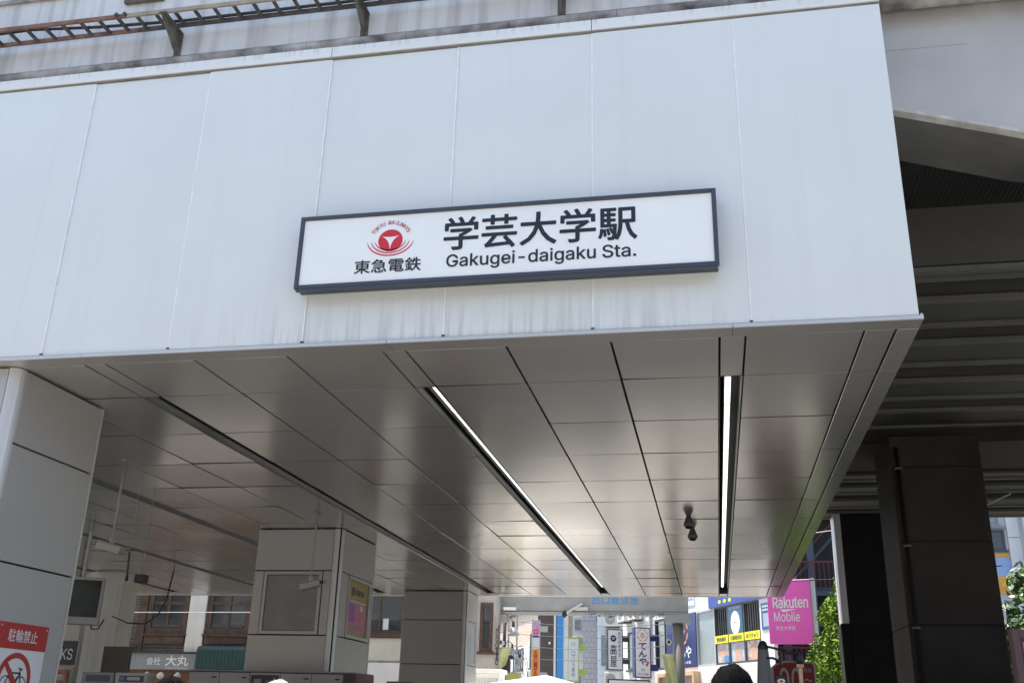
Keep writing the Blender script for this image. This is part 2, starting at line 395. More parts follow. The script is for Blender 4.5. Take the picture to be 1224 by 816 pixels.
def window(parent, x0, x1, z0, z1, y, fm, gm, t=0.08, mx=1, mz=0, sill=True):
    """Window set on a wall whose face is at y and looks towards -Y of the parent."""
    f = frame_mb(x0, x1, y-0.05, y, z0, z1, t)
    for i in range(mx):
        xc = x0+(x1-x0)*(i+1)/(mx+1); f.box(xc-t*0.3, xc+t*0.3, y-0.04, y, z0+t, z1-t)
    for i in range(mz):
        zc = z0+(z1-z0)*(i+1)/(mz+1); f.box(x0+t, x1-t, y-0.036, y, zc-t*0.3, zc+t*0.3)
    o = f.build('window', fm, parent)
    MB().box(x0+t*0.9, x1-t*0.9, y-0.012, y-0.004, z0+t*0.9, z1-t*0.9).build('pane', gm, o)
    if sill: MB().box(x0-0.06, x1+0.06, y-0.12, y, z0-0.07, z0-0.002).build('sill', fm, o)
    return o

# ------------------------------------------------------------------ ground
struct('ground', MB().poly([(-300,-300,0),(300,-300,0),(300,300,0),(-300,300,0)]), PAVING)
struct('concourse_floor', MB().box(-11.5, 7.2, 0.2, 17.3, -0.1, 0.006), FLOORT)

sky_block = struct('added_sky_block', MB().box(-45, 48, -32, -21, 0, 11.5), mat('sky_block_wall', (0.30, 0.27, 0.24), 0.8, var=0.1, vscale=0.3))  # unseen building row, added to block low sky and darken the concourse
om = MB().box(-0.9, 0.9, 0, 0.05, -0.8, 0.8).mesh('window', mat('sky_block_glass', (0.05, 0.055, 0.06), 0.1, var=0.1))
for i in range(28):
    for j in range(3): obj('window', om, sky_block, (-42+i*3.2, -20.995, 2.2+j*3.4))
# ------------------------------------------------------------------ station entrance block
ZS, ZB, ZT = 4.400, 4.428, 7.225
st = thing('station_entrance', 'white panelled station entrance block with a shiny grey soffit and recessed strip lights', 'station entrance')
P = 1.2
pm = MB().box(0.006, P-0.006, 0, 0.03, ZB+0.008, ZT).mesh('facade_panel', WHITE_PANEL, 0.003)
for i in range(-6, 6):
    obj('facade_panel', pm, st, (i*P, 0, 0), (random.gauss(0, R(0.05)), 0, random.gauss(0, R(0.06))))
    if i > -6: box('sealant_joint', i*P-0.0055, i*P+0.0075, -0.003, 0.02, ZB+0.01, ZT-0.005, SEALANT, st)
    if i > -6: box('panel_pin', i*P-0.012, i*P+0.012, -0.006, 0.02, ZB+0.012, ZB+0.026, DGREY, st)
box('backing_wall', -7.2, 7.18, 0.035, 0.18, ZB, ZT+0.1, JOINT, st)
for a, b in ((-7.2, -2.4), (-2.4, 2.4), (2.4, 4.8), (4.8, 7.2)):
    box('top_flashing', a+0.003, b-0.003, -0.018, 0.2, ZT+0.022, ZT+0.13, WHITE_STRIP, st, 0.003)
box('flashing_strip', -7.2, 7.19, -0.004, 0.16, ZT+0.004, ZT+0.018, DARK_LINE, st)  # thin darker strip between the panel tops and the flashing
box('side_cladding', 7.185, 7.20, 0.035, 17.2, ZB, ZT+0.1, WHITE_PANEL, st)
box('rear_cladding', -11.5, 7.18, 17.2, 17.24, ZB, ZT, WHITE_PANEL, st)
# soffit grid
X0, CA, CW = 0.3138, 0.8423, 0.1976
PER = 3*CA+CW
YF, Y1, SP = 0.180, 1.132, 1.2945
rows = [YF] + [Y1+SP*i for i in range(13)] + [17.16]
cols = []       # (x0, x1, kind)
for k in range(-4, 3):
    xs = X0+k*PER; cols.append((xs, xs+CW, 's'))
    if k < 2:
        for j in range(3): cols.append((xs+CW+j*CA, xs+CW+(j+1)*CA, 'p'))
    else:
        cols.append((xs+CW, xs+CW+0.8746, 'p')); cols.append((xs+CW+0.8746, 7.063, 'p'))
XL = X0-4*PER
cols.append((XL-CA, XL, 'p'))
MC = {}
PIERS = [(-1.62, -0.29, 0.14, 1.45), (-1.62, -0.17, 8.05, 9.75), (-1.62, -0.03, 16.2, 17.28)]
G, GJ = 0.009, 0.0058
for (a, b, kd) in cols:
    for r in range(len(rows)-1):
        y0, y1 = rows[r], rows[r+1]
        if kd == 's' and 0 < r < len(rows)-2: continue
        k = (round(b-a, 3), round(y1-y0, 3))
        if k not in MC:
            w2, h2 = (b-a)/2-G, (y1-y0)/2-GJ
            MC[k] = MB().box(-w2, w2, -h2, h2, 0, 0.02).mesh('soffit_panel', SOFFIT, 0.0025)
        obj('soffit_panel', MC[k], st, ((a+b)/2, (y0+y1)/2, ZS), (random.gauss(0, R(0.24)), random.gauss(0, R(0.26)), 0))
box('soffit_backing', XL-CA, 7.18, 0.19, 17.2, ZS+0.215, ZS+0.25, JOINT, st)
bk = MB()
for (a, b, kd) in cols:
    if kd == 'p': bk.box(a+0.03 if False else a, b, 0.185, 17.17, ZS+0.03, ZS+0.04)
    else: bk.box(a, b, 0.185, Y1, ZS+0.03, ZS+0.04); bk.box(a, b, rows[-2], 17.17, ZS+0.03, ZS+0.04)
bk.build('soffit_hanger_sheet', JOINT, st)
runs = []; cur = None      # dark gaskets in the cross joints, one per row and per run of panels between two slots
for (a, b, kd) in sorted(cols):
    if kd == 'p': cur = (cur[0], b) if cur else (a, b)
    elif cur: runs.append(cur); cur = None
runs.append(cur)
for yj in rows[1:-1]:
    for a, b in runs: box('joint_gasket', a+G, b-G, yj-GJ+0.001, yj+GJ-0.001, ZS+0.0012, ZS+0.019, JOINT, st)
# bottom trims: front plate, right edge plate, rear plate
jx = [-7.2] + [X0+CW/2+k*PER for k in range(-2, 3)] + [7.222]
for a, b in zip(jx[:-1], jx[1:]):
    box('front_lip', a+0.002, b-0.002, -0.022, -0.002, ZS-0.004, ZS+0.026, TRIM, st)
    box('front_trim', a+0.002, b-0.002, -0.0018, YF-0.006, ZS-0.003, ZS+0.004, SOFFIT, st)
for r in range(len(rows)-1):
    box('edge_trim', 7.063+G, 7.222, rows[r]+0.002, rows[r+1]-0.002, ZS-0.004, ZS+0.02, SOFFIT, st, 0.002)
box('edge_upstand', 7.205, 7.222, 0.0, 17.2, ZS+0.022, ZB+0.02, TRIM, st)
box('rear_trim', XL-CA, 7.222, 17.162, 17.3, ZS-0.004, ZS+0.02, TRIM, st, 0.002)
# recessed light slots
for k in range(-4, 3):
    xs = X0+k*PER
    ys, ye = Y1+0.003, rows[-2]-0.003
    s = MB()
    s.box(xs-0.001, xs+0.006, ys, ye, ZS+0.001, ZS+0.205); s.box(xs+CW-0.006, xs+CW+0.001, ys, ye, ZS+0.001, ZS+0.205)
    s.box(xs+0.006, xs+CW-0.006, ys, ys+0.01, ZS+0.001, ZS+0.205); s.box(xs+0.006, xs+CW-0.006, ye-0.01, ye, ZS+0.001, ZS+0.205)
    so_ = s.build('light_slot', SLOT_IN, st)
    box('slot_ceiling', xs+0.006, xs+CW-0.006, ys, ye, ZS+0.205, ZS+0.209, JOINT, so_)
    box('added_light_fin', xs+CW*0.41-0.043, xs+CW*0.41-0.039, ys+0.012, ye-0.012, ZS+0.095, ZS+0.204, JOINT, so_)  # added fin, keeps tube light off the left slot wall
    y = ys+0.02; n = 0
    lens = [1.17, 0.58] + [1.17]*20
    while y < ye-0.4:
        ln = min(lens[n], ye-0.3-y)
        xc = xs+CW*0.41
        MB().tube([(xc, y, ZS+0.136), (xc, y+0.02, ZS+0.136), (xc, y+ln-0.02, ZS+0.136), (xc, y+ln, ZS+0.136)], 0.027, 12).build('tube_lamp', TUBE_Y if n == 1 else TUBE, so_, smooth=False)
        MB().tube([(xc, y+ln+0.001, ZS+0.136), (xc, y+ln+0.022, ZS+0.136)], 0.028, 10).build('lamp_end', GREY, so_)
        y += ln+0.023; n += 1

# ------------------------------------------------------------------ clad piers
ZJ = [0.0, 0.75, 1.745, 2.74, 3.73, ZS-0.008]
def clad_pier(name, label, x0, x1, y0, y1, chamfer, skip_front=(), skip_right=()):
    p = thing(name, label, 'pier', ((x0+x1)/2, (y0+y1)/2, 0))
    ox, oy = (x0+x1)/2, (y0+y1)/2
    box('core', x0+0.03-ox, x1-0.03-ox, y0+0.03-oy, y1-0.03-oy, 0, ZS-0.01, JOINT, p)
    c = chamfer
    for r in range(5):
        z0, z1 = ZJ[r]+0.008, ZJ[r+1]-0.008
        if r not in skip_front: box('cladding_panel', x0+0.03-ox, x1-c-0.008-ox, y0-oy, y0+0.028-oy, z0, z1, CLAD, p, 0.003)
        if r not in skip_right: box('cladding_panel', x1-0.028-ox, x1-ox, y0+c+0.008-oy, y1-0.034-oy, z0, z1, CLAD, p, 0.003)
        box('cladding_panel', x0-ox, x0+0.028-ox, y0+0.03-oy, y1-0.03-oy, z0, z1, CLAD, p, 0.003)
        box('cladding_panel', x0+0.03-ox, x1-0.03-ox, y1-0.028-oy, y1-oy, z0, z1, CLAD, p, 0.003)
    # rounded corner strip on the near right corner, thin edge strip on the far right corner
    pts = [(x1-c-ox, y0+0.03-oy, 0)] + [(x1-c+c*math.sin(a)-ox, y0+c-c*math.cos(a)-oy, 0) for a in [i*math.pi/2/6 for i in range(7)]] + [(x1-0.03-ox, y0+c-oy, 0)]
    MB().prism(pts, (0, 0, ZS-0.01)).build('corner_strip', CORNER if c > 0.08 else CLAD, p)
    box('edge_strip', x1-0.026-ox, x1+0.004-ox, y1-0.030-oy, y1-0.002-oy, 0, ZS-0.01, CORNER, p)
    return p, ox, oy
lp, _, _ = clad_pier('clad_pier', 'nearest grey clad pier at the left edge carrying the bicycle parking ban sign', *PIERS[0], 0.10)
cp, cox, coy = clad_pier('clad_pier', 'middle grey clad pier with a glazed case and a pink poster behind the lockers', *PIERS[1], 0.13, skip_front=(3,), skip_right=(3,))
bp_, box_, boy = clad_pier('clad_pier', 'farthest grey clad pier standing at the rear edge of the concourse', *PIERS[2], 0.12, skip_right=(3,))
# middle pier: display case in the front, poster case in the right side
y = 8.05-coy
box('cladding_panel', -1.58-cox, -1.445-cox, y, y+0.028, 2.748, 3.722, CLAD, cp, 0.003)
box('cladding_panel', -0.435-cox, -0.308-cox, y, y+0.028, 2.748, 3.722, CLAD, cp, 0.003)
fr = frame_mb(-1.43-cox, -0.45-cox, y-0.012, y+0.028, 2.752, 3.718, 0.05).build('display_case', CLAD, cp)
box('pane', -1.375-cox, -0.505-cox, y+0.012, y+0.02, 2.81, 3.66, mat('case_glass', (0.25, 0.25, 0.245), 0.15, var=0.12, vscale=3), fr)
def sidebox(parent, ox, oy, xf, ya, yb, za, zb, m, t=0.02, name='panel'):
    return box(name, xf-ox, xf+t-ox, ya-oy, yb-oy, za, zb, m, parent)
xr = -0.17
sidebox(cp, cox, coy, xr-0.028, 8.19, 8.50, 2.748, 3.722, CLAD, 0.028, 'cladding_panel')
sidebox(cp, cox, coy, xr-0.028, 9.60, 9.71, 2.748, 3.722, CLAD, 0.028, 'cladding_panel')
f = MB()
for (a, b, c, d) in ((8.505, 8.56, 2.75, 3.72), (9.54, 9.595, 2.75, 3.72), (8.56, 9.54, 2.75, 2.80), (8.56, 9.54, 3.67, 3.72)):
    f.box(xr-0.028-cox, xr+0.012-cox, a-coy, b-coy, c, d)
pc = f.build('poster_case', CLAD, cp)
# poster as a small oriented group (sub-parts): built in its own plane x = xr
def splane(parent, ox, oy, x, ya, yb, za, zb, m, name):
    return MB().poly([(x-ox, ya-oy, za), (x-ox, yb-oy, za), (x-ox, yb-oy, zb), (x-ox, ya-oy, zb)]).build(name, m, parent)
splane(pc, cox, coy, xr-0.018, 8.56, 9.54, 2.80, 3.67, OCHRE, 'poster_sheet')
splane(pc, cox, coy, xr-0.014, 8.62, 9.50, 2.86, 3.36, PINK, 'poster_field')
splane(pc, cox, coy, xr-0.011, 8.66, 8.95, 3.02, 3.30, PURPLE, 'poster_figure')
splane(pc, cox, coy, xr-0.011, 9.05, 9.25, 3.05, 3.18, mat('poster_rose', (0.7, 0.15, 0.25), 0.5, var=0.05), 'poster_figure')
def sidetext(body, parent, ox, oy, x, ya, yb, za, zb, m, bold=0.0, name='lettering'):
    o = text(body, 0, yb-ya, za, zb, 0, m, None, bold, name=name)
    o.parent = parent; o.rotation_euler = (0, 0, math.pi/2); o.location = (x-ox, ya-oy, 0); return o
for (ya, yb, za, zb, m) in ((8.74, 8.86, 3.43, 3.56, BLACKT), (8.92, 9.02, 3.45, 3.54, BLACKT), (9.06, 9.16, 3.45, 3.54, BLACKT), (9.20, 9.32, 3.45, 3.54, BLACKT), (8.66, 9.46, 3.335, 3.352, WHITE), (9.20, 9.30, 3.22, 3.30, WHITE), (8.70, 9.30, 2.94, 2.955, PURPLE), (8.70, 9.2, 2.90, 2.912, PURPLE)):
    splane(pc, cox, coy, xr-0.010, ya, yb, za, zb, m, 'poster_print')
# rear pier poster case
xr2 = -0.03
f = MB()
for (a, b, c, d) in ((16.33, 16.40, 2.75, 3.72), (17.10, 17.22, 2.75, 3.72), (16.40, 17.10, 2.75, 2.80), (16.40, 17.10, 3.66, 3.72)):
    f.box(xr2-0.028-box_, xr2-box_, a-boy, b-boy, c, d)
pc2 = f.build('poster_case', CLAD, bp_)
splane(pc2, box_, boy, xr2-0.012, 16.40, 17.10, 2.80, 3.66, mat('case_sheet', (0.42, 0.45, 0.43), 0.3, var=0.1), 'pane')

# ------------------------------------------------------------------ bicycle parking ban sign
nb = thing('prohibition_sign', 'red and white no bicycle parking sign on the nearest grey pier', 'sign', (-0.286, 0.86, 0), math.pi/2)
hw = 0.335
box('plate', -hw, hw, -0.006, -0.001, 1.25, 2.262, WHITE, nb)
box('red_header', -hw, hw, -0.010, -0.0065, 2.052, 2.265, REDP, nb)
text('駐輪禁止', -0.20, 0.19, 2.11, 2.215, -0.0115, WHITE, nb, 0.008)
for sx in (-hw+0.03, hw-0.03): MB().lathe([(0.008, 0), (0.008, 0.004)], (0,0,0), 8).build('rivet', LGREY, nb).matrix_local = Matrix.Translation((sx, -0.0105, 2.235)) @ Matrix.Rotation(R(90), 4, 'X')
cz = 1.80
MB().poly(disc_pts(-0.03, cz, 0.225, 0.225, -0.0075, 40)).build('white_disc', WHITE, nb)
ring(-0.03, cz, 0.18, 0.225, -0.012).build('red_ring', REDP, nb)
bk = ring(-0.13, cz-0.03, 0.058, 0.068, -0.0095); b2 = ring(0.07, cz-0.03, 0.058, 0.068, -0.0095)
off = len(bk.v); bk.v += b2.v; bk.f += [tuple(off+i for i in q) for q in b2.f]
def bar(mb, a, b, t, y):
    d = Vector((b[0]-a[0], 0, b[1]-a[1])).normalized(); nrm = Vector((-d.z, 0, d.x))*t/2
    A = Vector((a[0], y, a[1])); B = Vector((b[0], y, b[1])); mb.poly([A-nrm, B-nrm, B+nrm, A+nrm])
for a, b in (((-0.13, cz-0.03), (-0.09, cz+0.06)), ((-0.09, cz+0.06), (0.05, cz+0.06)), ((0.07, cz-0.03), (0.04, cz+0.09)), ((-0.03, cz-0.04), (0.045, cz+0.06)), ((-0.03, cz-0.04), (-0.095, cz+0.06)), ((-0.12, cz+0.08), (-0.07, cz+0.08)), ((0.02, cz+0.10), (0.07, cz+0.09)), ((-0.13, cz-0.03), (-0.03, cz-0.04))):
    bar(bk, a, b, 0.014, -0.0095)
bk.build('bicycle_symbol', BLACKT, nb)
sb = MB(); bar(sb, (-0.03-0.14, cz+0.14), (-0.03+0.14, cz-0.14), 0.045, -0.0115); sb.build('red_bar', REDP, nb)

# ------------------------------------------------------------------ station name signboard
sg = thing('station_sign', 'wide white station name signboard with dark frame on the white facade', 'sign', (0, -0.001, 0))
SX0, SX1, SZ0, SZ1 = 2.345, 5.785, 4.858, 5.522
box('back_box', SX0+0.01, SX1-0.01, -0.12, -0.002, SZ0+0.01, SZ1-0.01, FRAME, sg)
frame_mb(SX0, SX1, -0.155, -0.121, SZ0, SZ1, 0.034).build('frame', FRAME, sg, 0.004)
box('frame_lip', SX0+0.02, SX1-0.02, -0.15, -0.125, SZ0-0.022, SZ0-0.002, FRAME, sg)
box('face', SX0+0.035, SX1-0.035, -0.138, -0.122, SZ0+0.035, SZ1-0.035, SIGNW, sg)
YF_ = -0.1395
text('学芸大学駅', 3.605, 5.165, 5.128, 5.424, YF_, BLACKT, sg, 0.022, name='station_name')
text('Gakugei-daigaku', 3.635, 4.84, 4.952, 5.092, YF_, BLACKT, sg, 0.014, name='romanised_word')
text('Sta.', 4.895, 5.155, 4.98, 5.09, YF_, BLACKT, sg, 0.014, name='romanised_word')
text('東急電鉄', 2.855, 3.42, 4.968, 5.088, YF_, BLACKT, sg, 0.018, name='company_name')
ex, ez = 3.147, 5.255
em = MB(); em.poly(disc_pts(ex, ez, 0.105, 0.100, YF_, 48)); eo = em.build('emblem', RED, sg)
# white three-pointed mark with curved sides
A_, B_, C_ = (ex-0.074, ez+0.040), (ex+0.074, ez+0.040), (ex, ez-0.088)
def qb(p, c, q, n=10): return [((1-t)**2*p[0]+2*t*(1-t)*c[0]+t*t*q[0], (1-t)**2*p[1]+2*t*(1-t)*c[1]+t*t*q[1]) for t in [i/n for i in range(n)]]
pt = qb(A_, (ex, ez+0.022), B_) + qb(B_, (ex+0.006, ez+0.006), C_) + qb(C_, (ex-0.006, ez+0.006), A_)
cen = (ex, ez+0.006)
tm = MB()
for i in range(len(pt)):
    a, b = pt[i], pt[(i+1) % len(pt)]
    tm.poly([(cen[0], YF_-0.0012, cen[1]), (a[0], YF_-0.0012, a[1]), (b[0], YF_-0.0012, b[1])])
tm.build('emblem_mark', SIGNW, eo)
for r_, w_ in ((0.134, 0.016), (0.166, 0.017), (0.200, 0.018)):
    rg = ring(0, 0, r_-w_, r_, YF_, n=40, a0=R(184), a1=R(356), taper=True)
    rg.v = [(ex+v[0], v[1], ez+0.002+v[2]*0.72) for v in rg.v]
    rg.build('emblem_arc', RED, eo)
arc = 'TOKYU RAILWAYS'
for i, ch in enumerate(arc):
    if ch == ' ': continue
    a = R(148-116*i/(len(arc)-1)); r_ = 0.176
    wdt = 0.026 if ch not in 'IW' else (0.008 if ch == 'I' else 0.034)
    cx_, cz_ = ex+r_*math.cos(a), ez-0.012+r_*math.sin(a)
    text(ch, cx_-wdt/2, cx_+wdt/2, cz_-0.017, cz_+0.017, YF_, mat('emblem_text', (0.5, 0.06, 0.08), 0.4, var=0), eo, 0.012, name='emblem_letter', rot=a-math.pi/2)

# ------------------------------------------------------------------ railway viaduct
va = thing('railway_viaduct', 'streaked white concrete railway viaduct above and behind the station block', 'viaduct')
VX0, VX1 = -30.0, 40.0
box('parapet', VX0, VX1, 0.30, 0.62, 7.70, 9.6, CONC_W, va)
ld = MB()
n = 70
prof = [(0.285, 7.60), (0.27, 7.625), (0.27, 7.665), (0.30, 7.695)]
for i in range(n):
    a = VX0+(VX1-VX0)*i/n; b = VX0+(VX1-VX0)*(i+1)/n
    ld.prism([(a, 0.60, 7.60)] + [(a, q[0], q[1]) for q in prof] + [(a, 0.60, 7.698)], (b-a-0.004, 0, 0))
ld.build('drip_ledge', LEDGE, va)
box('parapet_band', VX0, -0.62, 0.262, 0.298, 8.585, 8.625, LEDGE, va)
box('deck_slab', VX0, VX1, 0.625, 17.3, 7.605, 8.0, CONC_G, va)
box('rear_parapet', VX0, VX1, 17.0, 17.3, 8.005, 9.5, CONC_W, va)
# haunched edge girder right of the station block
gx = [7.26, 7.6, 8.0, 8.4, 9.2]; gz = [6.64, 6.53, 6.40, 6.27, 6.10]
gp = [(x, 0.63, z) for x, z in zip(gx, gz)] + [(9.2, 0.63, 7.60), (7.26, 0.63, 7.60)]
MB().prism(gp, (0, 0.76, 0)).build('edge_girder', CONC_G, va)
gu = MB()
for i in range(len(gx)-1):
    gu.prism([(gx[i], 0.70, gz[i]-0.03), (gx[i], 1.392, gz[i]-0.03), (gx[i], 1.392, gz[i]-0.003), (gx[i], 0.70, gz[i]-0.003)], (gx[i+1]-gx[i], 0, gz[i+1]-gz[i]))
gu.build('girder_underside', mat('shade_toned_concrete', (0.13, 0.125, 0.115), 0.85, var=0.2, vscale=2.5, bump=0.2), va)  # underside shade put into a darker base colour than the girder face
cm = MB()
for i in range(len(gx)-1):      # worn chamfer along the lower arris
    a, b, za, zb = gx[i], gx[i+1], gz[i], gz[i+1]
    cm.prism([(a, 0.628, za+0.012), (a, 0.628, za-0.02), (a, 0.70, za-0.034), (a, 0.70, za-0.002)], (b-a, 0, zb-za))
cm.build('girder_arris', mat('arris_concrete', (0.52, 0.5, 0.46), 0.8, var=0.3, vscale=5, bump=0.5, bscale=20), va)
box('girder_bearing', 8.50, 9.2, 0.66, 1.36, 5.2, 6.08, CONC_G, va)
# board marks of the girder face
for z in (7.2,): box('board_mark', 7.26, 8.0+random.random()*0.5, 0.6285, 0.635, z, z+0.004, mat('board_line', (0.27, 0.27, 0.27), 0.9, var=0.2, vscale=6), va)
# deck underside: box beams with lips, dark gaps, cross head
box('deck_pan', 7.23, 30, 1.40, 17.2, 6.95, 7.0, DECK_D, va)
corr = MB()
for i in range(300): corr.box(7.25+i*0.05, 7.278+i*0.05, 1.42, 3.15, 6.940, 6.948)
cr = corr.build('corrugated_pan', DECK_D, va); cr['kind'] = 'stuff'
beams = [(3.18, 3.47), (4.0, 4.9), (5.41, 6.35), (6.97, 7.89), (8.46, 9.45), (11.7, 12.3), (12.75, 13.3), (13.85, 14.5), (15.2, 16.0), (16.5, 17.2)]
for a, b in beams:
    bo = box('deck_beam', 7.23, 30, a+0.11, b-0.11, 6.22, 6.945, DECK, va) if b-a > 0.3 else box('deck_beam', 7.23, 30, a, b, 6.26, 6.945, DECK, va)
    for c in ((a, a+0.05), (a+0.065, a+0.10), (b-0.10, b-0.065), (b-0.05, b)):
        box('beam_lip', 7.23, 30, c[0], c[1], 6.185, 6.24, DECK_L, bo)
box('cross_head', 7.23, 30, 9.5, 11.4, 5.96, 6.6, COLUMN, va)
for x in (7.6, 7.95):       # small vents in the shadow of the soffit edge
    box('cross_head_vent', x, x+0.22, 9.49, 9.499, 6.1, 6.3, DECK_D, va)
wire_bar = MB().tube([(11.2, 16.5, 6.1), (11.6, 14.2, 6.1)], 0.02, 6); wire_bar.build('hanging_conduit', LGREY, va)
# columns under the viaduct
def plain_column(label, x0, x1, y0, y1, top, m, joints, pipe=False, cornerx=None, base=None):
    c = thing('viaduct_column', label, 'column', ((x0+x1)/2, (y0+y1)/2, 0)); ox, oy = (x0+x1)/2, (y0+y1)/2
    zs = [0]+joints+[top]
    for a, b in zip(zs[:-1], zs[1:]):
        box('cladding_panel', x0-ox, x1-ox, y0-oy, y1-oy, a+0.004, b-0.004, m, c, 0.012)
    box('core', x0+0.01-ox, x1-0.01-ox, y0+0.01-oy, y1-0.01-oy, 0, top-0.01, JOINT, c)
    if pipe:
        MB().tube([(x0+0.10-ox, y0-0.05-oy, 0.0), (x0+0.10-ox, y0-0.05-oy, top-0.2)], 0.028, 8).build('downpipe', COLUMN_D, c, smooth=True)
        for z in (1.0, 1.95, 3.0, 4.2, 5.4): box('pipe_clamp', x0+0.05-ox, x0+0.15-ox, y0-0.085-oy, y0-0.002-oy, z, z+0.025, DECK_L, c)
    if cornerx:
        box('corner_strip', x0-0.15-ox, x0-0.004-ox, y0-0.02-oy, y1-oy, base, top, CORNER, c, 0.01)
        box('corner_base', x0-0.19-ox, x0-0.004-ox, y0-0.05-oy, y1-oy, 0, base-0.005, COLUMN_D, c, 0.01)
        box('base_band', x0-ox, x1-ox, y0-0.05-oy, y0-0.002-oy, 0, base-0.3, COLUMN_D, c, 0.01)
    return c
plain_column('large dark brown column at right with a thin downpipe along its edge', 8.46, 9.80, 9.0, 10.5, 5.955, COLUMN, [0.9, 1.95, 3.06, 4.29, 5.45], pipe=True)
plain_column('black column with a bright white corner strip beside the bushy conifer', 8.55, 9.62, 16.5, 17.1, 6.18, COLUMN_D, [3.7], cornerx=True, base=3.75)
plain_column('concrete support column carrying the haunched girder at the far right edge', 8.75, 9.7, 0.7, 1.3, 5.19, CONC_G, [2.5])
# metal plate on the parapet
wp = thing('wall_plate', 'small bolted grey metal plate at the top of the parapet', 'plate', (0, 0.3, 0))
box('plate', -0.08, 0.36, -0.05, -0.002, 8.40, 8.72, BRACKET, wp, 0.006)
for x in (0.0, 0.14, 0.28): MB().lathe([(0.02, 0), (0.02, 0.02)], (0,0,0), 8).build('bolt', DARKST, wp).matrix_local = Matrix.Translation((x, -0.052, 8.445)) @ Matrix.Rotation(R(90), 4, 'X')
# cable ladder on brackets
cl = thing('cable_ladder', 'rusty horizontal cable ladder on brackets along the concrete parapet', 'cable ladder')
TZ = 7.96
for a, b, m in ((-8, 0.20, RUST), (0.205, 8.5, TAN)):
    box('rail', a, b, -0.035, -0.012, TZ, TZ+0.042, m, cl)
    box('rail', a, b, 0.185, 0.208, TZ, TZ+0.042, m if m is RUST else DARKST, cl)
rung = MB().box(-0.014, 0.014, -0.011, 0.184, 0.004, 0.03).mesh('rung', DARKST)
x = -7.9
while x < 8.4:
    obj('rung', rung, cl, (x, 0, TZ)); x += 0.205
for x in (0.10, 0.19): MB().lathe([(0.018, 0), (0.022, 0.02)], (0,0,0), 8).build('splice_bolt', DARKST, cl).matrix_local = Matrix.Translation((x, -0.036, TZ+0.028)) @ Matrix.Rotation(R(90), 4, 'X')
MB().tube([(-8, 0.12, TZ+0.05), (-4, 0.10, TZ+0.045), (-0.9, 0.05, TZ+0.05), (-0.2, 0.12, TZ+0.05), (0.7, 0.16, TZ+0.045), (3, 0.15, TZ+0.045), (8.4, 0.14, TZ+0.05)], 0.016, 6).build('cable', BLACK, cl, smooth=True)
for x in (-5.6, -3.6, -1.5, 0.60, 2.56, 4.48, 6.4):
    b = MB(); b.prism([(x, -0.05, TZ-0.002), (x, 0.298, TZ-0.002), (x, 0.298, TZ-0.27), (x, 0.27, TZ-0.27), (x, -0.05, TZ-0.05)], (0.012, 0, 0))
    b.box(x-0.03, x+0.045, -0.055, 0.298, TZ-0.012, TZ-0.001); b.box(x-0.03, x+0.045, 0.286, 0.299, TZ-0.285, TZ-0.013)
    b.build('bracket', BRACKET, cl)

# ------------------------------------------------------------------ ceiling fittings
def cctv(label, x, y, z, yaw, poleh, cable_side):
    c = thing('security_camera', label, 'camera', (x, y, z), 0, 'security cameras hung from the soffit')
    MB().tube([(0, 0, 0.06), (0, 0, poleh)], 0.014, 8).build('pole', CAMB, c, smooth=True)
    MB().lathe([(0.05, poleh-0.012), (0.05, poleh-0.001)], (0,0,0), 12).build('ceiling_plate', CAMB, c)
    MB().lathe([(0.028, -0.02), (0.034, 0.0), (0.034, 0.05), (0.02, 0.07)], (0,0,0), 12).build('swivel', CAMB, c, smooth=True)
    h = MB(); h.prism([(-0.22, -0.065, -0.13), (0.22, -0.065, -0.13), (0.22, -0.065, -0.05), (0.18, -0.065, -0.025), (-0.25, -0.065, -0.025)], (0, 0.13, 0))
    ho = h.build('housing', CAMB, c, 0.006)
    ho.rotation_euler = (0, R(-14)*-1, yaw)
    box('hood', -0.28, 0.2, -0.075, 0.075, -0.022, -0.012, CAMB, ho, 0.003)
    box('lens_window', -0.226, -0.221, -0.05, 0.05, -0.115, -0.04, BLACK, ho)
    box('rear_gland', 0.222, 0.26, -0.03, 0.03, -0.10, -0.05, DGREY, ho)
    MB().tube([(0.26, 0, -0.075), (0.32, 0, -0.06), (0.36, 0.01, -0.07), (0.34, 0.01, -0.10), (0.27, 0, -0.095)], 0.006, 6).build('cable', DGREY, ho, smooth=True)
    return c
c1 = cctv('ceiling hung box camera between the nearest and the middle pier', -1.21, 3.38, 3.40, R(185), 0.99, 1)
c2 = cctv('ceiling hung box camera in front of the middle pier', -0.10, 6.75, 3.40, R(10), 0.99, 1)
for ch in c1.children:
    if ch.name.startswith('housing'): ch.rotation_euler = (0, R(-14), R(172)); ch.scale = (0.8, 0.8, 0.8)
for ch in c2.children:
    if ch.name.startswith('housing'): ch.rotation_euler = (0, R(-12), R(-8)); ch.scale = (0.7, 0.8, 0.8)
wd = thing('ceiling_antenna', 'thin dark rod hanging under the soffit beside the ceiling camera', 'antenna', (-0.96, 3.4, 2.96))
MB().tube([(0, 0, 0.06), (-0.02, 0, 0.33)], [0.011, 0.014], 8).build('rod', DARKST, wd)
MB().lathe([(0.012, 0.0), (0.02, 0.02), (0.014, 0.06)], (0,0,0), 8).build('tip', BLACK, wd)
MB().tube([(-0.02, 0, 0.33), (-0.02, 0.0, 1.435)], 0.0015, 6).build('suspension_wire', LGREY, wd)
sp = thing('ceiling_speaker', 'small square dark box hanging under the soffit at left', 'speaker', (-1.87, 5.2, 3.17))
box('cabinet', -0.07, 0.07, -0.07, 0.07, 0, 0.11, DGREY, sp, 0.01); MB().tube([(0, 0, 0.11), (0, 0, 1.228)], 0.005, 6).build('hanger', GREY, sp)
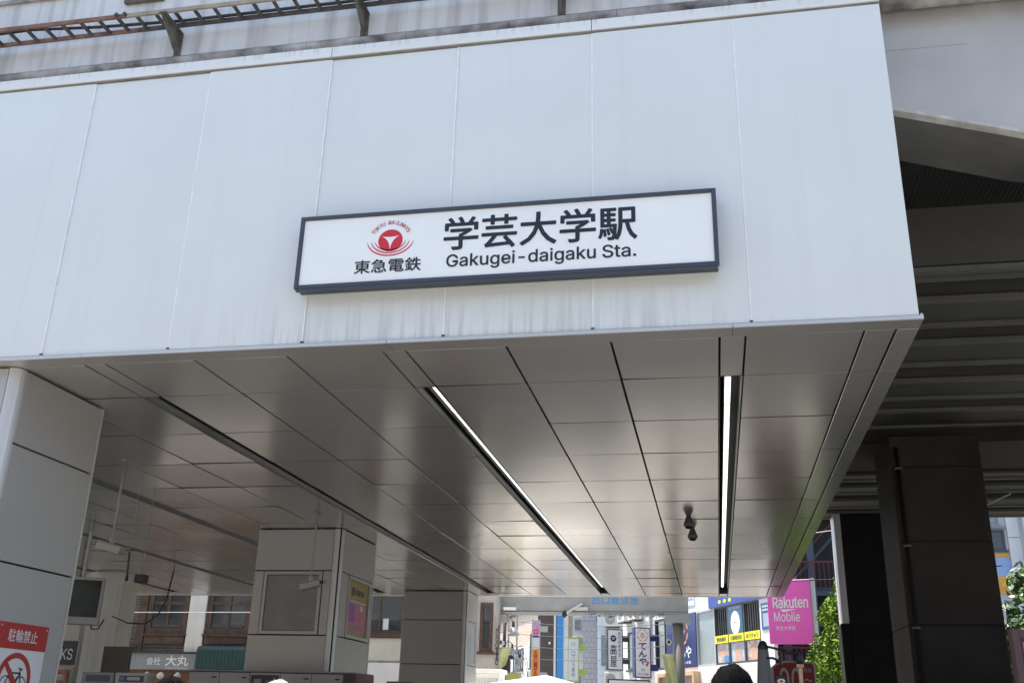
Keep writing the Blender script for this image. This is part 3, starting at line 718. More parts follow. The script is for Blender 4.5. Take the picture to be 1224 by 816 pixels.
box('grille', -0.055, 0.055, -0.075, -0.071, 0.015, 0.095, BLACK, sp)
for yy, lab in ((7.35, 'dark cone shaped dome sensor under the soffit, the nearer of the pair'), (8.35, 'dark cone shaped dome sensor under the soffit, the farther of the pair')):
    d = thing('dome_sensor', lab, 'sensor', (5.33 if yy < 8 else 5.36, yy, 4.398-0.325*0.58), 0, 'dome sensors'); d.scale = (0.8, 0.8, 0.58)
    MB().lathe([(0.04, 0.325), (0.055, 0.27), (0.088, 0.16), (0.092, 0.14)], n=18).build('cone', mat('sensor_grey', (0.10, 0.10, 0.095), 0.5, var=0.05), d, smooth=True)
    MB().lathe([(0.094, 0.139), (0.096, 0.10), (0.085, 0.06)], n=18).build('collar', mat('sensor_band', (0.16, 0.155, 0.145), 0.45, var=0.05), d, smooth=True)
    MB().lathe([(0.07, 0.058), (0.066, 0.03), (0.045, 0.008), (0.012, 0.0)], n=18).build('dome', BLACK, d, smooth=True)

# ------------------------------------------------------------------ things in the concourse (left)
wc = thing('square_column', 'pale square column with a dark side at the far left of the concourse', 'column', (-7.5, 13.3, 0))
box('shaft', -0.5, 0.5, -0.3, 0.3, 0, 4.385, OFFW, wc, 0.01); box('side_cover', -0.62, -0.503, -0.28, 0.28, 0, 4.385, mat('olive_grey', (0.13, 0.125, 0.1), 0.6, var=0.1), wc)
box('cap', -0.52, 0.52, -0.32, 0.32, 4.386, 4.398, OFFW, wc)
iw = thing('ticket_hall_wall', 'beige ticket hall wall behind the monitor at far left', 'wall', (-9.6, 14.2, 0))
for i in range(3): box('wall_panel', -1.9+i*0.95, -0.956+i*0.95, 0, 0.12, 0, 4.385, CREAM, iw, 0.004)
mo = thing('monitor', 'wall of a dark flat monitor in a pale housing tilted above the hall', 'monitor', (-4.63, 8.0, 0), R(28))
mo['label'] = 'dark tilted monitor in a pale housing hanging beside the nearest pier'
hs = box('housing', -0.36, 0.36, -0.05, 0.10, 2.86, 3.62, LGREY, mo, 0.015)
box('screen', -0.31, 0.31, -0.062, -0.0505, 2.98, 3.57, mat('monitor_screen', (0.06, 0.075, 0.07), 0.12, var=0.4, vscale=2), mo)
MB().tube([(0, 0.05, 3.62), (0, 0.05, 4.39)], 0.03, 8).build('hanger', LGREY, mo)
hcab = tag(MB().tube([(-4.45, 8.1, 2.93), (-4.38, 8.1, 2.80), (-4.28, 8.12, 2.80), (-4.20, 8.12, 2.95)], 0.012, 6).build('monitor_cable', BLACK, smooth=True), 'short dark cable drooping under the tilted monitor', 'cable')
dc = tag(MB().tube([(-6.9, 12.6, 3.42), (-6.5, 12.6, 3.28), (-6.1, 12.6, 3.27), (-5.85, 12.6, 3.45), (-5.7, 12.6, 3.75), (-5.62, 12.6, 4.385)], 0.014, 6).build('sagging_cable', BLACK, smooth=True), 'dark sagging cable from the pale square column up to the soffit', 'cable')
ks = thing('shop_sign', 'dark shop sign with white letters beside the nearest pier edge', 'sign', (-5.45, 9.0, 0))
box('board', -0.55, 0.27, 0, 0.05, 2.28, 2.66, DGREY, ks); frame_mb(-0.57, 0.30, -0.012, 0.05, 2.25, 2.69, 0.018).build('frame', LGREY, ks)
text('KS', -0.02, 0.20, 2.36, 2.54, -0.004, WHITE, ks, 0.01)
box('support_wall', -0.57, 0.22, 0.052, 0.2, 0, 3.0, CREAM, ks)
sp2 = thing('small_poster', 'small faded red poster under the dark shop sign', 'poster', (-5.42, 8.97, 0))
box('sheet', -0.12, 0.14, 0.015, 0.02, 1.9, 2.2, mat('faded_red', (0.4, 0.14, 0.1), 0.6, var=0.5, vscale=12), sp2)
box('print_block', -0.08, 0.10, 0.010, 0.0145, 2.02, 2.12, mat('faded_print', (0.5, 0.45, 0.36), 0.6, var=0.4, vscale=20), sp2)
for x, wd_, lab, m in ((-4.35, 0.58, 'dark fronted fare gate display beside the nearest pier', GREY), (-3.76, 0.58, 'pale fare gate display with a blue and grey panel', LGREY)):
    g = thing('fare_gate_display', lab, 'display', (x, 8.0, 0), 0, 'fare gate displays')
    box('case', 0, wd_-0.01, 0, 0.22, 1.93, 2.13, m, g, 0.012)
    box('led_panel', 0.08, wd_-0.08, -0.006, -0.001, 1.99, 2.09, LED, g)
    if m is LGREY:
        box('blue_mark', 0.10, 0.16, -0.010, -0.0065, 2.02, 2.07, BLUE, g); box('grey_print', 0.22, 0.44, -0.010, -0.0065, 2.02, 2.07, LGREY, g)
    for px in (0.06, wd_-0.08): MB().tube([(px, 0.12, 0), (px, 0.12, 1.93)], 0.03, 8).build('post', GREY, g)
    box('gate_cabinet', 0.02, wd_-0.04, -0.5, 0.6, 0, 1.05, m, g, 0.03)
nt_ = thing('information_stand', 'olive grey freestanding notice panel in front of the brick building', 'notice board', (-5.0, 9.5, 0))
box('board', 0, 0.55, 0, 0.04, 1.7, 2.62, mat('olive_board', (0.12, 0.115, 0.09), 0.6, var=0.1), nt_, 0.01)
box('leg', 0.04, 0.09, 0.0, 0.04, 0, 1.7, DGREY, nt_); box('leg', 0.46, 0.51, 0.0, 0.04, 0, 1.7, DGREY, nt_)

# ------------------------------------------------------------------ coin lockers
lk = thing('coin_locker', 'bank of grey coin lockers with a black control screen before the middle pier', 'lockers', (0, 6.8, 0))
LX0 = -1.84; n_col = 5; cw = 0.4667; LT = 2.155
box('cabinet', LX0, LX0+n_col*cw+0.17, 0.02, 0.78, 0, LT-0.02, DGREY, lk)
box('top_cover', LX0-0.01, LX0+n_col*cw+0.18, -0.005, 0.79, LT-0.018, LT, GREY, lk, 0.004)
box('side_panel', LX0+n_col*cw+0.172, LX0+n_col*cw+0.19, 0.0, 0.78, 0, LT-0.02, BURG, lk)
for c in range(n_col):
    xa = LX0+c*cw+0.004; xb = xa+cw-0.008
    zz = [0.1, 0.75, 1.4, LT-0.03] if c != 2 else [0.1, 0.95]
    for a, b in zip(zz[:-1], zz[1:]):
        d = box('locker_door', xa, xb, -0.004, 0.018, a+0.004, b-0.004, LOCKER, lk, 0.003)
        box('lock', xb-0.11, xb-0.04, -0.012, -0.0045, b-0.08, b-0.06, BLACK, d)
        MB().tube([(xb-0.15, -0.005, b-0.30), (xb-0.13, -0.03, b-0.24), (xb-0.08, -0.03, b-0.2), (xb-0.06, -0.005, b-0.19)], 0.01, 6).build('handle', BLACK, d)
    if c == 2:
        cpn = box('control_panel', xa, xb, -0.002, 0.018, 0.96, LT-0.03, LOCKER, lk, 0.003)
        box('screen', xa+0.02, xb-0.02, -0.010, -0.003, 1.75, LT-0.06, mat('kiosk_screen', (0.012, 0.014, 0.025), 0.15, var=0), cpn)
        box('icon', xa+0.07, xa+0.18, -0.014, -0.0105, 1.93, 2.04, GREY, cpn)
        box('icon_print', xa+0.24, xb-0.05, -0.014, -0.0105, 1.95, 2.02, mat('dim_print', (0.10, 0.1, 0.11), 0.5, var=0.4, vscale=40), cpn)
tag(box('locker_side_box', 1.0, 1.35, 7.2, 7.7, 0, 2.06, BURGP, None, 0.01), 'mauve box standing right of the grey coin lockers', 'box')
fl = thing('flyer_rack', 'pink flyers in a low rack right of the lockers', 'rack', (1.4, 7.4, 0))
box('rack_body', 0, 0.75, 0, 0.25, 0, 1.95, DGREY, fl, 0.01)
for i in range(3): box('flyer', 0.03+i*0.25, 0.22+i*0.25, -0.02, -0.002, 1.6, 2.04-0.01*i, PINK, fl)

# ------------------------------------------------------------------ people (only the crowns of their heads rise into view)
def person(label, x, y, h, facing, hairm, shirt, trousers, bun=False):
    p = thing('person', label, 'person', (x, y, 0), facing)
    k = h/1.75
    J = {'pel': (0,0,.95), 'sp': (0,0,1.15), 'ch': (0,0.0,1.34), 'nk': (0,.0,1.47), 'hd': (0,-.015,1.56), 'ht': (0,-.01,1.70),
         'ls': (.17,0,1.40), 'le': (.23,.03,1.12), 'lw': (.22,-.06,.88), 'lh': (.21,-.09,.78), 'rs': (-.17,0,1.40), 're': (-.23,.03,1.12), 'rw': (-.22,-.06,.88), 'rh': (-.21,-.09,.78),
         'lp': (.09,0,.92), 'lk': (.10,-.02,.50), 'la': (.10,.02,.09), 'lt': (.11,-.15,.03), 'rp': (-.09,0,.92), 'rk': (-.10,-.02,.50), 'ra': (-.10,.02,.09), 'rt': (-.11,-.15,.03)}
    RD = {'pel': .15, 'sp': .135, 'ch': .15, 'nk': .06, 'hd': .085, 'ht': .075, 'ls': .065, 'le': .045, 'lw': .03, 'lh': .032, 'lp': .09, 'lk': .06, 'la': .042, 'lt': .035}
    E = [('pel','sp'),('sp','ch'),('ch','nk'),('nk','hd'),('hd','ht'),('ch','ls'),('ls','le'),('le','lw'),('lw','lh'),('ch','rs'),('rs','re'),('re','rw'),('rw','rh'),
         ('pel','lp'),('lp','lk'),('lk','la'),('la','lt'),('pel','rp'),('rp','rk'),('rk','ra'),('ra','rt')]
    def skin(name, keys, edges, m, grow, parent):
        ks_ = list(keys); me = bpy.data.meshes.new(name)
        me.from_pydata([tuple(Vector(J[q])*k) for q in ks_], [(ks_.index(a), ks_.index(b)) for a, b in edges], [])
        o = bpy.data.objects.new(name, me); link(o); o.parent = parent
        sk = o.modifiers.new('skin', 'SKIN'); sk.use_smooth_shade = True
        for i, q in enumerate(ks_):
            r = RD.get(q, RD.get('l'+q[1:] if q[0] == 'r' else q, .05))*k+grow
            me.skin_vertices[0].data[i].radius = (r, r*0.85 if q in ('pel','sp','ch') else r)
        me.skin_vertices[0].data[0].use_root = True
        o.modifiers.new('sub', 'SUBSURF').levels = 1; o.modifiers['sub'].render_levels = 2
        me.materials.append(m); return o
    b = skin('body', J.keys(), E, SKIN, 0, p)
    skin('shirt', ['sp','ch','ls','le','rs','re','pel'], [('pel','sp'),('sp','ch'),('ch','ls'),('ls','le'),('ch','rs'),('rs','re')], shirt, .018, p)
    skin('trousers', ['pel','lp','lk','la','rp','rk','ra'], [('pel','lp'),('lp','lk'),('lk','la'),('pel','rp'),('rp','rk'),('rk','ra')], trousers, .016, p)
    hb = bmesh.new(); bmesh.ops.create_uvsphere(hb, u_segments=32, v_segments=20, radius=1)
    rng = random.Random(int(x*100))
    for v in hb.verts:
        f_ = 1+0.03*math.sin(9*v.co.x+3)*math.cos(7*v.co.z)+rng.uniform(-.012, .012)
        v.co = Vector((v.co.x*.092*f_, v.co.y*.108*f_+.012, v.co.z*.118*f_+1.64))*k
    for v in [v for v in hb.verts if v.co.z < 1.545*k or (v.co.y < -.055*k and v.co.z < 1.68*k)]: hb.verts.remove(v)
    me = bpy.data.meshes.new('hair'); hb.to_mesh(me); hb.free(); me.materials.append(hairm)
    for q in me.polygons: q.use_smooth = True
    ho = obj('hair', me, p)
    # loose strands so the outline is not a clean ball
    st_ = MB()
    for i in range(160):
        th = rng.uniform(0, 2*math.pi); el = rng.uniform(.25, 1.5)
        base = Vector((.090*math.cos(th)*math.cos(el), .106*math.sin(th)*math.cos(el)+.012, .117*math.sin(el)+1.64))*k
        tip = base+Vector((.028*math.cos(th+.8), .028*math.sin(th+.8), rng.uniform(-.018, .014)))*k
        s_ = Vector((-math.sin(th), math.cos(th), 0))*.0022
        st_.poly([base-s_, base+s_, tip])
    st_.build('hair_strands', hairm, ho)
    # face: eyes, nose, ears, mouth
    for sx in (-1, 1):
        MB().lathe([(.004,-.010),(.011,-.005),(.011,.005),(.004,.010)], (0,0,0), 8).build('eye', BLACK, p).location = (sx*.032*k, -.088*k, 1.60*k)
        MB().lathe([(.006,-.03),(.016,-.01),(.018,.012),(.008,.03)], (0,0,0), 8).build('ear', SKIN, p).location = (sx*.088*k, -.005*k, 1.59*k)
    MB().prism([(-.014*k, -.088*k, 1.555*k), (.014*k, -.088*k, 1.555*k), (0, -.088*k, 1.60*k)], (0, -.022*k, 0)).build('nose', SKIN, p)
    box('mouth', -.024*k, .024*k, -.093*k, -.088*k, 1.522*k, 1.53*k, REDP, p)
    return p
person('person with black hair seen from behind below the right strip light', 5.69, -2.6, 1.835, math.pi, HAIRB, CLOTHB, CLOTHB)
person('person with black hair in front of the shopfront sign at bottom left', 2.76, -2.0, 1.765, 0.4, HAIRB, CLOTHG, CLOTHB)
person('person with white hair in front of the grey lockers', 3.385, -2.0, 1.752, math.pi-.3, HAIRW, CLOTHW, CLOTHG)

# ------------------------------------------------------------------ far side, left: brick building and plaster building
bb = thing('brick_building', 'dark brick building with old wooden windows and a green awning across the street', 'building', (0, 22.0, 0))
box('wall', -15, -5.4, 0, 6, 3.2, 9, BRICKD, bb)
box('lower_wall', -15, -5.4, 0, 6, 0, 3.195, mat('shopfront_brown', (0.16, 0.075, 0.04), 0.6, var=0.2, vscale=3), bb)
for x0, x1 in ((-13.9, -12.75), (-10.22, -9.66), (-7.6, -6.9)):
    box('pilaster', x0, x1, -0.10, -0.003, 3.25, 9, OFFW, bb, 0.01)
for x0, x1 in ((-11.62, -10.26), (-9.62, -8.2)):
    wf = window(bb, x0, x1, 3.78, 5.6, 0, WOOD, GLASS, 0.16, 1, 1)
    box('sash', x0+0.2, x1-0.2, -0.045, -0.014, 3.98, 4.04, DGREY, wf); box('apron', x0+0.02, x1-0.02, -0.09, -0.003, 3.50, 3.70, WOOD, wf)
    MB().lathe([(0.03, 0), (0.03, 0.015)], (0,0,0), 8).build('latch', DGREY, wf).matrix_local = Matrix.Translation(((x0+x1)/2, -0.05, 4.3)) @ Matrix.Rotation(R(90), 4, 'X')
box('side_timber', -11.95, -11.66, -0.06, -0.003, 3.25, 5.6, WOOD, bb)
window(bb, -7.9+1.1, -5.6, 3.78, 5.6, 0, WOOD, GLASS, 0.14, 1, 1)
sgn = box('shop_fascia', -12.2, -9.6, -0.16, -0.003, 2.72, 3.2, mat('fascia_grey', (0.26, 0.265, 0.27), 0.5, var=0.05), bb, 0.01)
text('会社', -11.35, -10.9, 2.86, 3.08, -0.165, WHITE, sgn, 0.012); text('大丸', -10.72, -9.98, 2.84, 3.14, -0.165, WHITE, sgn, 0.02)
text('学芸大学駅前店', -10.72, -9.98, 2.755, 2.80, -0.165, WHITE, sgn, 0.0)
box('cornice', -12.4, -9.6, -0.22, -0.003, 3.205, 3.245, DGREY, bb)
for x, m in ((-11.2, LGREY), (-10.75, OFFW), (-10.2, LGREY)): MB().lathe([(0.03, 0), (0.11, 0.05), (0.11, 0.12), (0.03, 0.2)], (x, -0.3, 2.45), 10).build('pendant_lamp', m, bb, smooth=True)
aw = MB()
for i in range(14):
    a = -9.55+i*0.118
    aw.prism([(a, -0.003, 3.46), (a, -0.45, 3.40), (a, -0.55, 3.30), (a, -0.56, 2.75), (a, -0.003, 2.75)], (0.112, 0, 0))
aw.build('awning', GREENA, bb)
ds = thing('projecting_shop_sign', 'small white rounded shop sign sticking out beside the pale square column', 'sign', (-12.3, 21.2, 0))
box('panel', -0.35, 0.35, 0, 0.1, 3.12, 3.42, WHITE, ds, 0.03); box('panel', -0.28, 0.28, 0, 0.1, 4.1, 4.25, WHITE, ds, 0.03); box('bracket', -0.30, 0.25, 0.102, 0.78, 3.24, 3.30, DGREY, ds)
pb = thing('plaster_building', 'stained pale plaster building with dark windows behind the farthest pier', 'building', (0, 20.6, 0))
MB().prism([(-5.35, 0, 0), (-0.16, 0, 0), (-3.2, 6, 0), (-5.35, 6, 0)], (0, 0, 6.6)).build('wall', PLASTER, pb)
window(pb, -4.35, -2.9, 3.72, 5.2, 0, WOOD, GLASS, 0.10, 1, 0)
box('paper_notice', -3.52, -3.36, -0.02, -0.013, 3.85, 4.15, PALEBLUE, pb)
box('cream_panel', -4.35, -2.9, -0.03, -0.003, 3.02, 3.62, CREAM, pb); box('white_band', -4.6, -2.7, -0.12, -0.003, 2.3, 2.96, WHITE_B, pb)
window(pb, -0.72, -0.36, 3.30, 4.6, 0, WOOD, GLASS, 0.09, 0, 0)
vt = thing('wall_lettering', 'black upright lettering on the stained plaster wall beside the post', 'lettering', (0, 20.55, 0))
text('JOOOIIC', -0.26, -0.17, 2.95, 4.0, 0.0, BLACKT, vt, 0.02, vertical=True, rot=0.0, name='letters')
tag(MB().tube([(-14, 20.0, 4.20), (-10.8, 20.0, 4.215), (-5.5, 20.0, 4.25)], 0.012, 6).build('overhead_wire', LGREY), 'pale wire running in front of the brick building windows', 'wire')
wu = thing('white_cabinet', 'white louvred metal cabinet at the foot of the farthest pier', 'cabinet', (-0.05, 18.6, 0))
box('body', -0.45, 0.35, 0, 0.6, 0, 2.66, WHITE_B, wu, 0.02); box('lid', -0.5, 0.40, -0.05, 0.65, 2.662, 2.76, WHITE_B, wu, 0.01)
for i in range(9): box('louvre', -0.36+i*0.075, -0.31+i*0.075, -0.02, -0.002, 1.6, 2.55, LGREY, wu)

# ------------------------------------------------------------------ shopping street arch
ar = thing('street_arch', 'grey shopping street arch beam with blue letters on two round posts', 'street arch', (0, 21.0, 0))
box('beam', -0.72, 4.95, -0.15, 0.15, 4.40, 5.5, mat('arch_grey', (0.30, 0.30, 0.295), 0.5, var=0.15, vscale=2), ar, 0.02)
box('beam_lower_rail', -0.72, 4.95, -0.19, 0.19, 4.33, 4.395, GREY, ar, 0.01)
for i, ch in enumerate('西口商店街'): text(ch, 2.36+i*0.262, 2.36+i*0.262+0.205, 4.60, 4.86, -0.155, BLUE, ar, 0.02, name='letter')
for xp in (-0.38, 4.66):
    po = MB().tube([(xp, 0, 0), (xp, 0, 4.33)], 0.15, 16).build('post', POLE, ar, smooth=True)
    box('post_head', xp-0.34, xp+0.34, -0.24, 0.24, 4.12, 4.325, GREY, ar, 0.02)
box('flood_lamp', -0.1, 0.25, -0.28, -0.2, 4.42, 4.5, WHITE, ar)
box('strut', 1.9, 2.25, -0.22, -0.16, 4.42, 4.52, LGREY, ar).rotation_euler = (0, 0, 0)
MB().tube([(1.62, -0.2, 4.34), (2.1, -0.2, 4.62)], 0.035, 8).build('brace', LGREY, ar)
MB().lathe([(0.02, -0.1), (0.07, -0.04), (0.06, 0.04), (0.02, 0.1)], (1.6, -0.22, 4.33), 10).build('spot_lamp', BLACK, ar, smooth=True)
gl = MB(); rg = random.Random(3)
for i in range(110):
    x = 2.1+rg.random()*2.4; z = 4.30+rg.uniform(-.06, .05); gl.box(x, x+rg.uniform(.02, .06), -0.23, -0.2, z, z+rg.uniform(.015, .04))
g_ = gl.build('garland', mat('garland', (0.3, 0.3, 0.25), 0.8, var=0.9, vscale=30), ar); g_['kind'] = 'stuff'
for xp in (-0.14, 4.42):
    MB().tube([(xp, -0.14, 3.55 if xp < 1 else 3.62), (xp, -0.36, 3.55 if xp < 1 else 3.62)], 0.075, 12).build('loudspeaker', LGREY, ar)
    MB().tube([(xp, -0.362, 3.55 if xp < 1 else 3.62), (xp, -0.37, 3.55 if xp < 1 else 3.62)], 0.04, 12).build('speaker_core', BLACK, ar)
def cloth(name, label, pts, nx, nz, m, cat, seed):
    """Cloth hung between four corner points with folds."""
    rg = random.Random(seed); a, b, c, d = [Vector(p) for p in pts]; vs = []; fs = []
    for j in range(nz+1):
        for i in range(nx+1):
            u, v_ = i/nx, j/nz
            p = a.lerp(b, u).lerp(d.lerp(c, u), v_)
            p.y += 0.05*math.sin(u*9+seed)*(0.3+v_) + rg.uniform(-.008, .008)
            vs.append(tuple(p))
    for j in range(nz):
        for i in range(nx):
            q = j*(nx+1)+i; fs.append((q, q+1, q+nx+2, q+nx+1))
    me = bpy.data.meshes.new(name); me.from_pydata(vs, [], fs); me.materials.append(m)
    for p in me.polygons: p.use_smooth = True
    o = obj(name, me); o.modifiers.new('solid', 'SOLIDIFY').thickness = 0.006
    return tag(o, label, cat)
cloth('cloth_banner', 'pale green cloth banner fluttering on the left arch post', [(-0.26, 20.7, 3.42), (0.14, 20.75, 3.44), (0.02, 20.7, 2.98), (-0.50, 20.65, 2.62)], 14, 12, BANNER, 'banner', 1)
cloth('cloth_banner', 'pale green cloth banner hanging on the right arch post', [(4.22, 20.75, 3.32), (4.52, 20.75, 3.32), (4.66, 20.72, 2.3), (4.38, 20.72, 2.45)], 8, 14, BANNER, 'banner', 5)

# ------------------------------------------------------------------ street lamps and round signs
sm = thing('street_lamp', 'dark street lamp post with three white bell lamps behind the left arch post', 'street lamp', (-0.72, 24.0, 0))
MB().tube([(0, 0, 0), (0, 0, 3.4), (0, 0, 4.9)], [0.09, 0.06, 0.04], 10).build('post', DGREY, sm, smooth=True)
box('equipment_box', -0.16, 0.2, -0.14, 0.14, 2.2, 3.3, DGREY, sm, 0.04); MB().lathe([(0.28, 0), (0.24, 0.12)], (0.03, 0, 3.3), 14).build('hood', DGREY, sm)
for (lx, lz, s_) in ((0.28, 4.02, 1.25), (0.26, 3.47, 0.9), (0.50, 3.18, 0.9)):
    MB().tube([(0, 0, lz+0.2), (lx*0.5, -0.05, lz+0.42*s_), (lx, -0.05, lz+0.3*s_)], 0.014, 6).build('arm', DGREY, sm)
    MB().lathe([(0.03*s_, 0.30*s_), (0.04*s_, 0.18*s_)], (lx, -0.05, lz), 12).build('lamp_cap', DGREY, sm)
    MB().lathe([(0.045*s_, 0.178*s_), (0.10*s_, 0.10*s_), (0.155*s_, 0.0), (0.15*s_, -0.02*s_), (0.05*s_, -0.04*s_)], (lx, -0.05, lz), 16).build('bell_shade', LGREY, sm, smooth=True)
for i, a in enumerate((0.2, 1.1, 2.4)):
    MB().tube([(0.02, 0, 3.35), (0.35*math.cos(a)+0.2, -0.1, 3.7), (0.75*math.cos(a*0.4), -0.1, 3.25), (0.8, -0.05, 2.6)], 0.010, 6).build('wire_loop', DGREY, sm, smooth=True)
for (x, z, r_, lab) in ((-1.0, 4.86, 0.16, 'round red rimmed traffic sign, the larger left one of two'), (-0.72, 4.92, 0.12, 'round red rimmed traffic sign, the smaller right one of two')):
    t = thing('traffic_sign', lab, 'sign', (x, 26.0, 0), 0, 'round traffic signs')
    MB().prism(disc_pts(0, z, r_, r_, -0.01, 24), (0, 0.02, 0)).build('plate', WHITE, t)
    ring(0, z, r_*0.72, r_, -0.014, n=28).build('red_rim', REDP, t)
    MB().poly(disc_pts(0, z, r_*0.5, r_*0.3, -0.013, 16)).build('symbol', PALEBLUE, t)
    MB().tube([(0, 0.04, 0), (0, 0.04, z+r_*0.9)], 0.03, 8).build('post', LGREY, t)
fg = thing('street_banner', 'small yellow banner standing above the white tent roof', 'banner', (-0.15, 22.6, 0))
box('cloth', -0.22, 0.24, 0, 0.02, 1.9, 2.85, mat('pale_yellow', (0.75, 0.72, 0.25), 0.8, var=0.15, vscale=6), fg); MB().tube([(-0.25, 0.01, 0), (-0.25, 0.01, 2.9)], 0.015, 6).build('pole', LGREY, fg)
tn = thing('canopy_tent', 'white canvas tent roof rising into view at the bottom centre', 'tent', (1.2, 19.0, 0))
t = MB(); apex = (0.2, 0, 2.66); hw_ = 1.7; cs = [(-hw_, -1.5, 2.28), (hw_, -1.5, 2.28), (hw_, 1.5, 2.28), (-hw_, 1.5, 2.28)]
for i in range(4): t.poly([cs[i], cs[(i+1) % 4], apex])
t.build('roof', CANVAS, tn)
va_ = MB()
for i in range(4): a, b = cs[i], cs[(i+1) % 4]; va_.poly([a, b, (b[0], b[1], 2.05), (a[0], a[1], 2.05)])
va_.build('valance', CANVAS, tn)
for c in cs: MB().tube([(c[0]*.97, c[1]*.97, 0), (c[0]*.97, c[1]*.97, 2.27)], 0.025, 8).build('leg', LGREY, tn)

# ------------------------------------------------------------------ far buildings
def bwindow_grid(parent, xs, zs, wx, wz, y, fm, gm, **k):
    for x in xs:
        for z in zs: window(parent, x, x+wx, z, z+wz, y, fm, gm, **k)
be = thing('beige_building', 'beige brick building with a gridded window far down the street', 'building', (-3.45, 48.0, 0), R(-68))
box('wall', -14, 0, 0, 6, 0, 7.55, BEIGE_B, be); box('roof_edge', -14.2, 0.1, -0.15, 6.1, 7.555, 7.72, DGREY, be)
box('white_siding', -14, -3.4, -0.06, -0.003, 0, 5.6, WHITE_T, be)
window(be, -3.3, -0.9, 4.3, 6.2, 0, DGREY, GLASSB, 0.08, 3, 1)
window(be, -8, -5, 4.3, 5.5, -0.062, DGREY, GLASSB, 0.08, 3, 0)
wb = thing('white_building', 'tall white building closing the end of the street behind the round signs', 'building', (-9.5, 66.0, 0))
box('wall', -8, 7, 0, 8, 0, 10.2, WHITE_B, wb); bwindow_grid(wb, [-6.5, -4, -1.5, 1, 3.4, 5.2], [1.2, 4.2, 7.2], 1.3, 1.7, 0, LGREY, GLASSB, t=0.1)
br = thing('brown_building', 'dark brown tiled building between the beige and the blue striped ones', 'building', (0, 42.0, 0))
box('wall', -2.75, -1.98, 0, 9, 0, 13, BROWN_T, br); box('side_return', -1.975, -1.86, 0.02, 9, 0, 13, WHITE_B, br)
box('wall_lamp', -2.2, -2.12, -0.1, -0.003, 5.0, 5.1, WHITE, br); box('parapet_cap', -2.85, -1.8, -0.1, 9, 13.005, 13.15, DGREY, br)
bs = thing('striped_building', 'narrow white building with a bright blue vertical stripe', 'building', (0, 40.0, 0))
box('wall', -1.60, -0.28, 0, 9, 0, 12.5, WHITE_B, bs)
box('blue_stripe', -1.50, -1.22, -0.05, -0.003, 0, 12.4, BLUE, bs); box('grey_edge', -1.55, -1.505, -0.05, -0.003, 0, 12.4, STEELB, bs)
box('tan_column', -0.98, -0.80, -0.04, -0.003, 0, 12.4, mat('tan_tile', (0.36, 0.29, 0.2), 0.7, var=0.1), bs)
for z in (3.0, 5.45, 7.6): window(bs, -0.72, -0.34, z, z+0.55, 0, LGREY, GLASSB, 0.05, 0, 0, sill=False)
sbd = box('sign_panel', -0.74, -0.32, -0.06, -0.003, 6.08, 6.95, WHITE, bs); box('sign_yellow', -0.74, -0.32, -0.068, -0.0605, 6.12, 6.24, ORANGE, sbd)
for z in (6.36, 6.5, 6.64): box('sign_print', -0.69, -0.38, -0.068, -0.0605, z, z+0.06, GREY, sbd)
gt = thing('grey_tile_building', 'grey tiled tower with a thin blue corner edge', 'building', (0, 38.0, 0))
box('wall', -0.06, 0.62, 0, 8, 0, 12, GREY_T, gt); box('blue_edge', 0.625, 0.68, -0.02, 8, 0, 12, STEELB, gt)
box('sign_band', 0.0, 0.52, -0.03, -0.003, 5.75, 5.95, mat('faint_band', (0.33, 0.34, 0.42), 0.6, var=0.2, vscale=15), gt)
pbl = thing('pale_blue_building', 'smooth pale blue building behind the framed restaurant sign', 'building', (0, 37.0, 0))
box('wall', 0.69, 4.4, 0, 8, 0, 11, PALEBLUE, pbl)
for z in (3.4, 5.25, 7.1): box('wall_seam', 0.70, 4.3, -0.006, -0.001, z, z+0.03, LGREY, pbl)
window(pbl, 0.8, 1.35, 3.75, 5.1, 0, PALEBLUE, GLASSB, 0.05, 0, 0, sill=False)

# restaurant building: its street face runs away from the station
RX = thing('restaurant_building', 'white tiled restaurant building with navy panel and poster covered windows', 'building', (7.318, 24.0, 0), R(-63))
MB().prism([(-11.7, 0.0, 0), (0, 0.0, 0), (-8, 4.1, 0), (-11.7, 4.1, 0)], (0, 0, 3.40-0)).build('wall', WHITE_T, RX)
MB().prism([(-11.7, 0.12, 3.405), (-0.24, 0.12, 3.405), (-8, 4.1, 3.405), (-11.7, 4.1, 3.405)], (0, 0, 5.185-3.405)).build('core', DGREY, RX)
MB().prism([(-11.7, 0.0, 5.19), (0, 0.0, 5.19), (-8, 4.1, 5.19), (-11.7, 4.1, 5.19)], (0, 0, 8.6-5.19)).build('upper_wall', WHITE_B, RX)
box('rear_wall_strip', -11.7, -8.56, 0.0, 0.118, 3.405, 5.185, WHITE_T, RX)
window(RX, -11.1, -9.4, 3.5, 4.9, 0, DGREY, GLASSB, 0.07, 1, 0)
wn = frame_mb(-8.55, -7.42, 0.0, 0.118, 3.405, 5.185, 0.07).build('window', DGREY, RX); box('pane', -8.48, -7.49, 0.06, 0.07, 3.475, 5.115, GLASS, wn)
box('curtain', -8.2, -7.75, 0.03, 0.05, 3.48, 5.11, GLASSB, wn)
np_ = box('navy_panel', -7.415, -5.06, -0.03, 0.118, 3.405, 5.185, NAVY, RX)
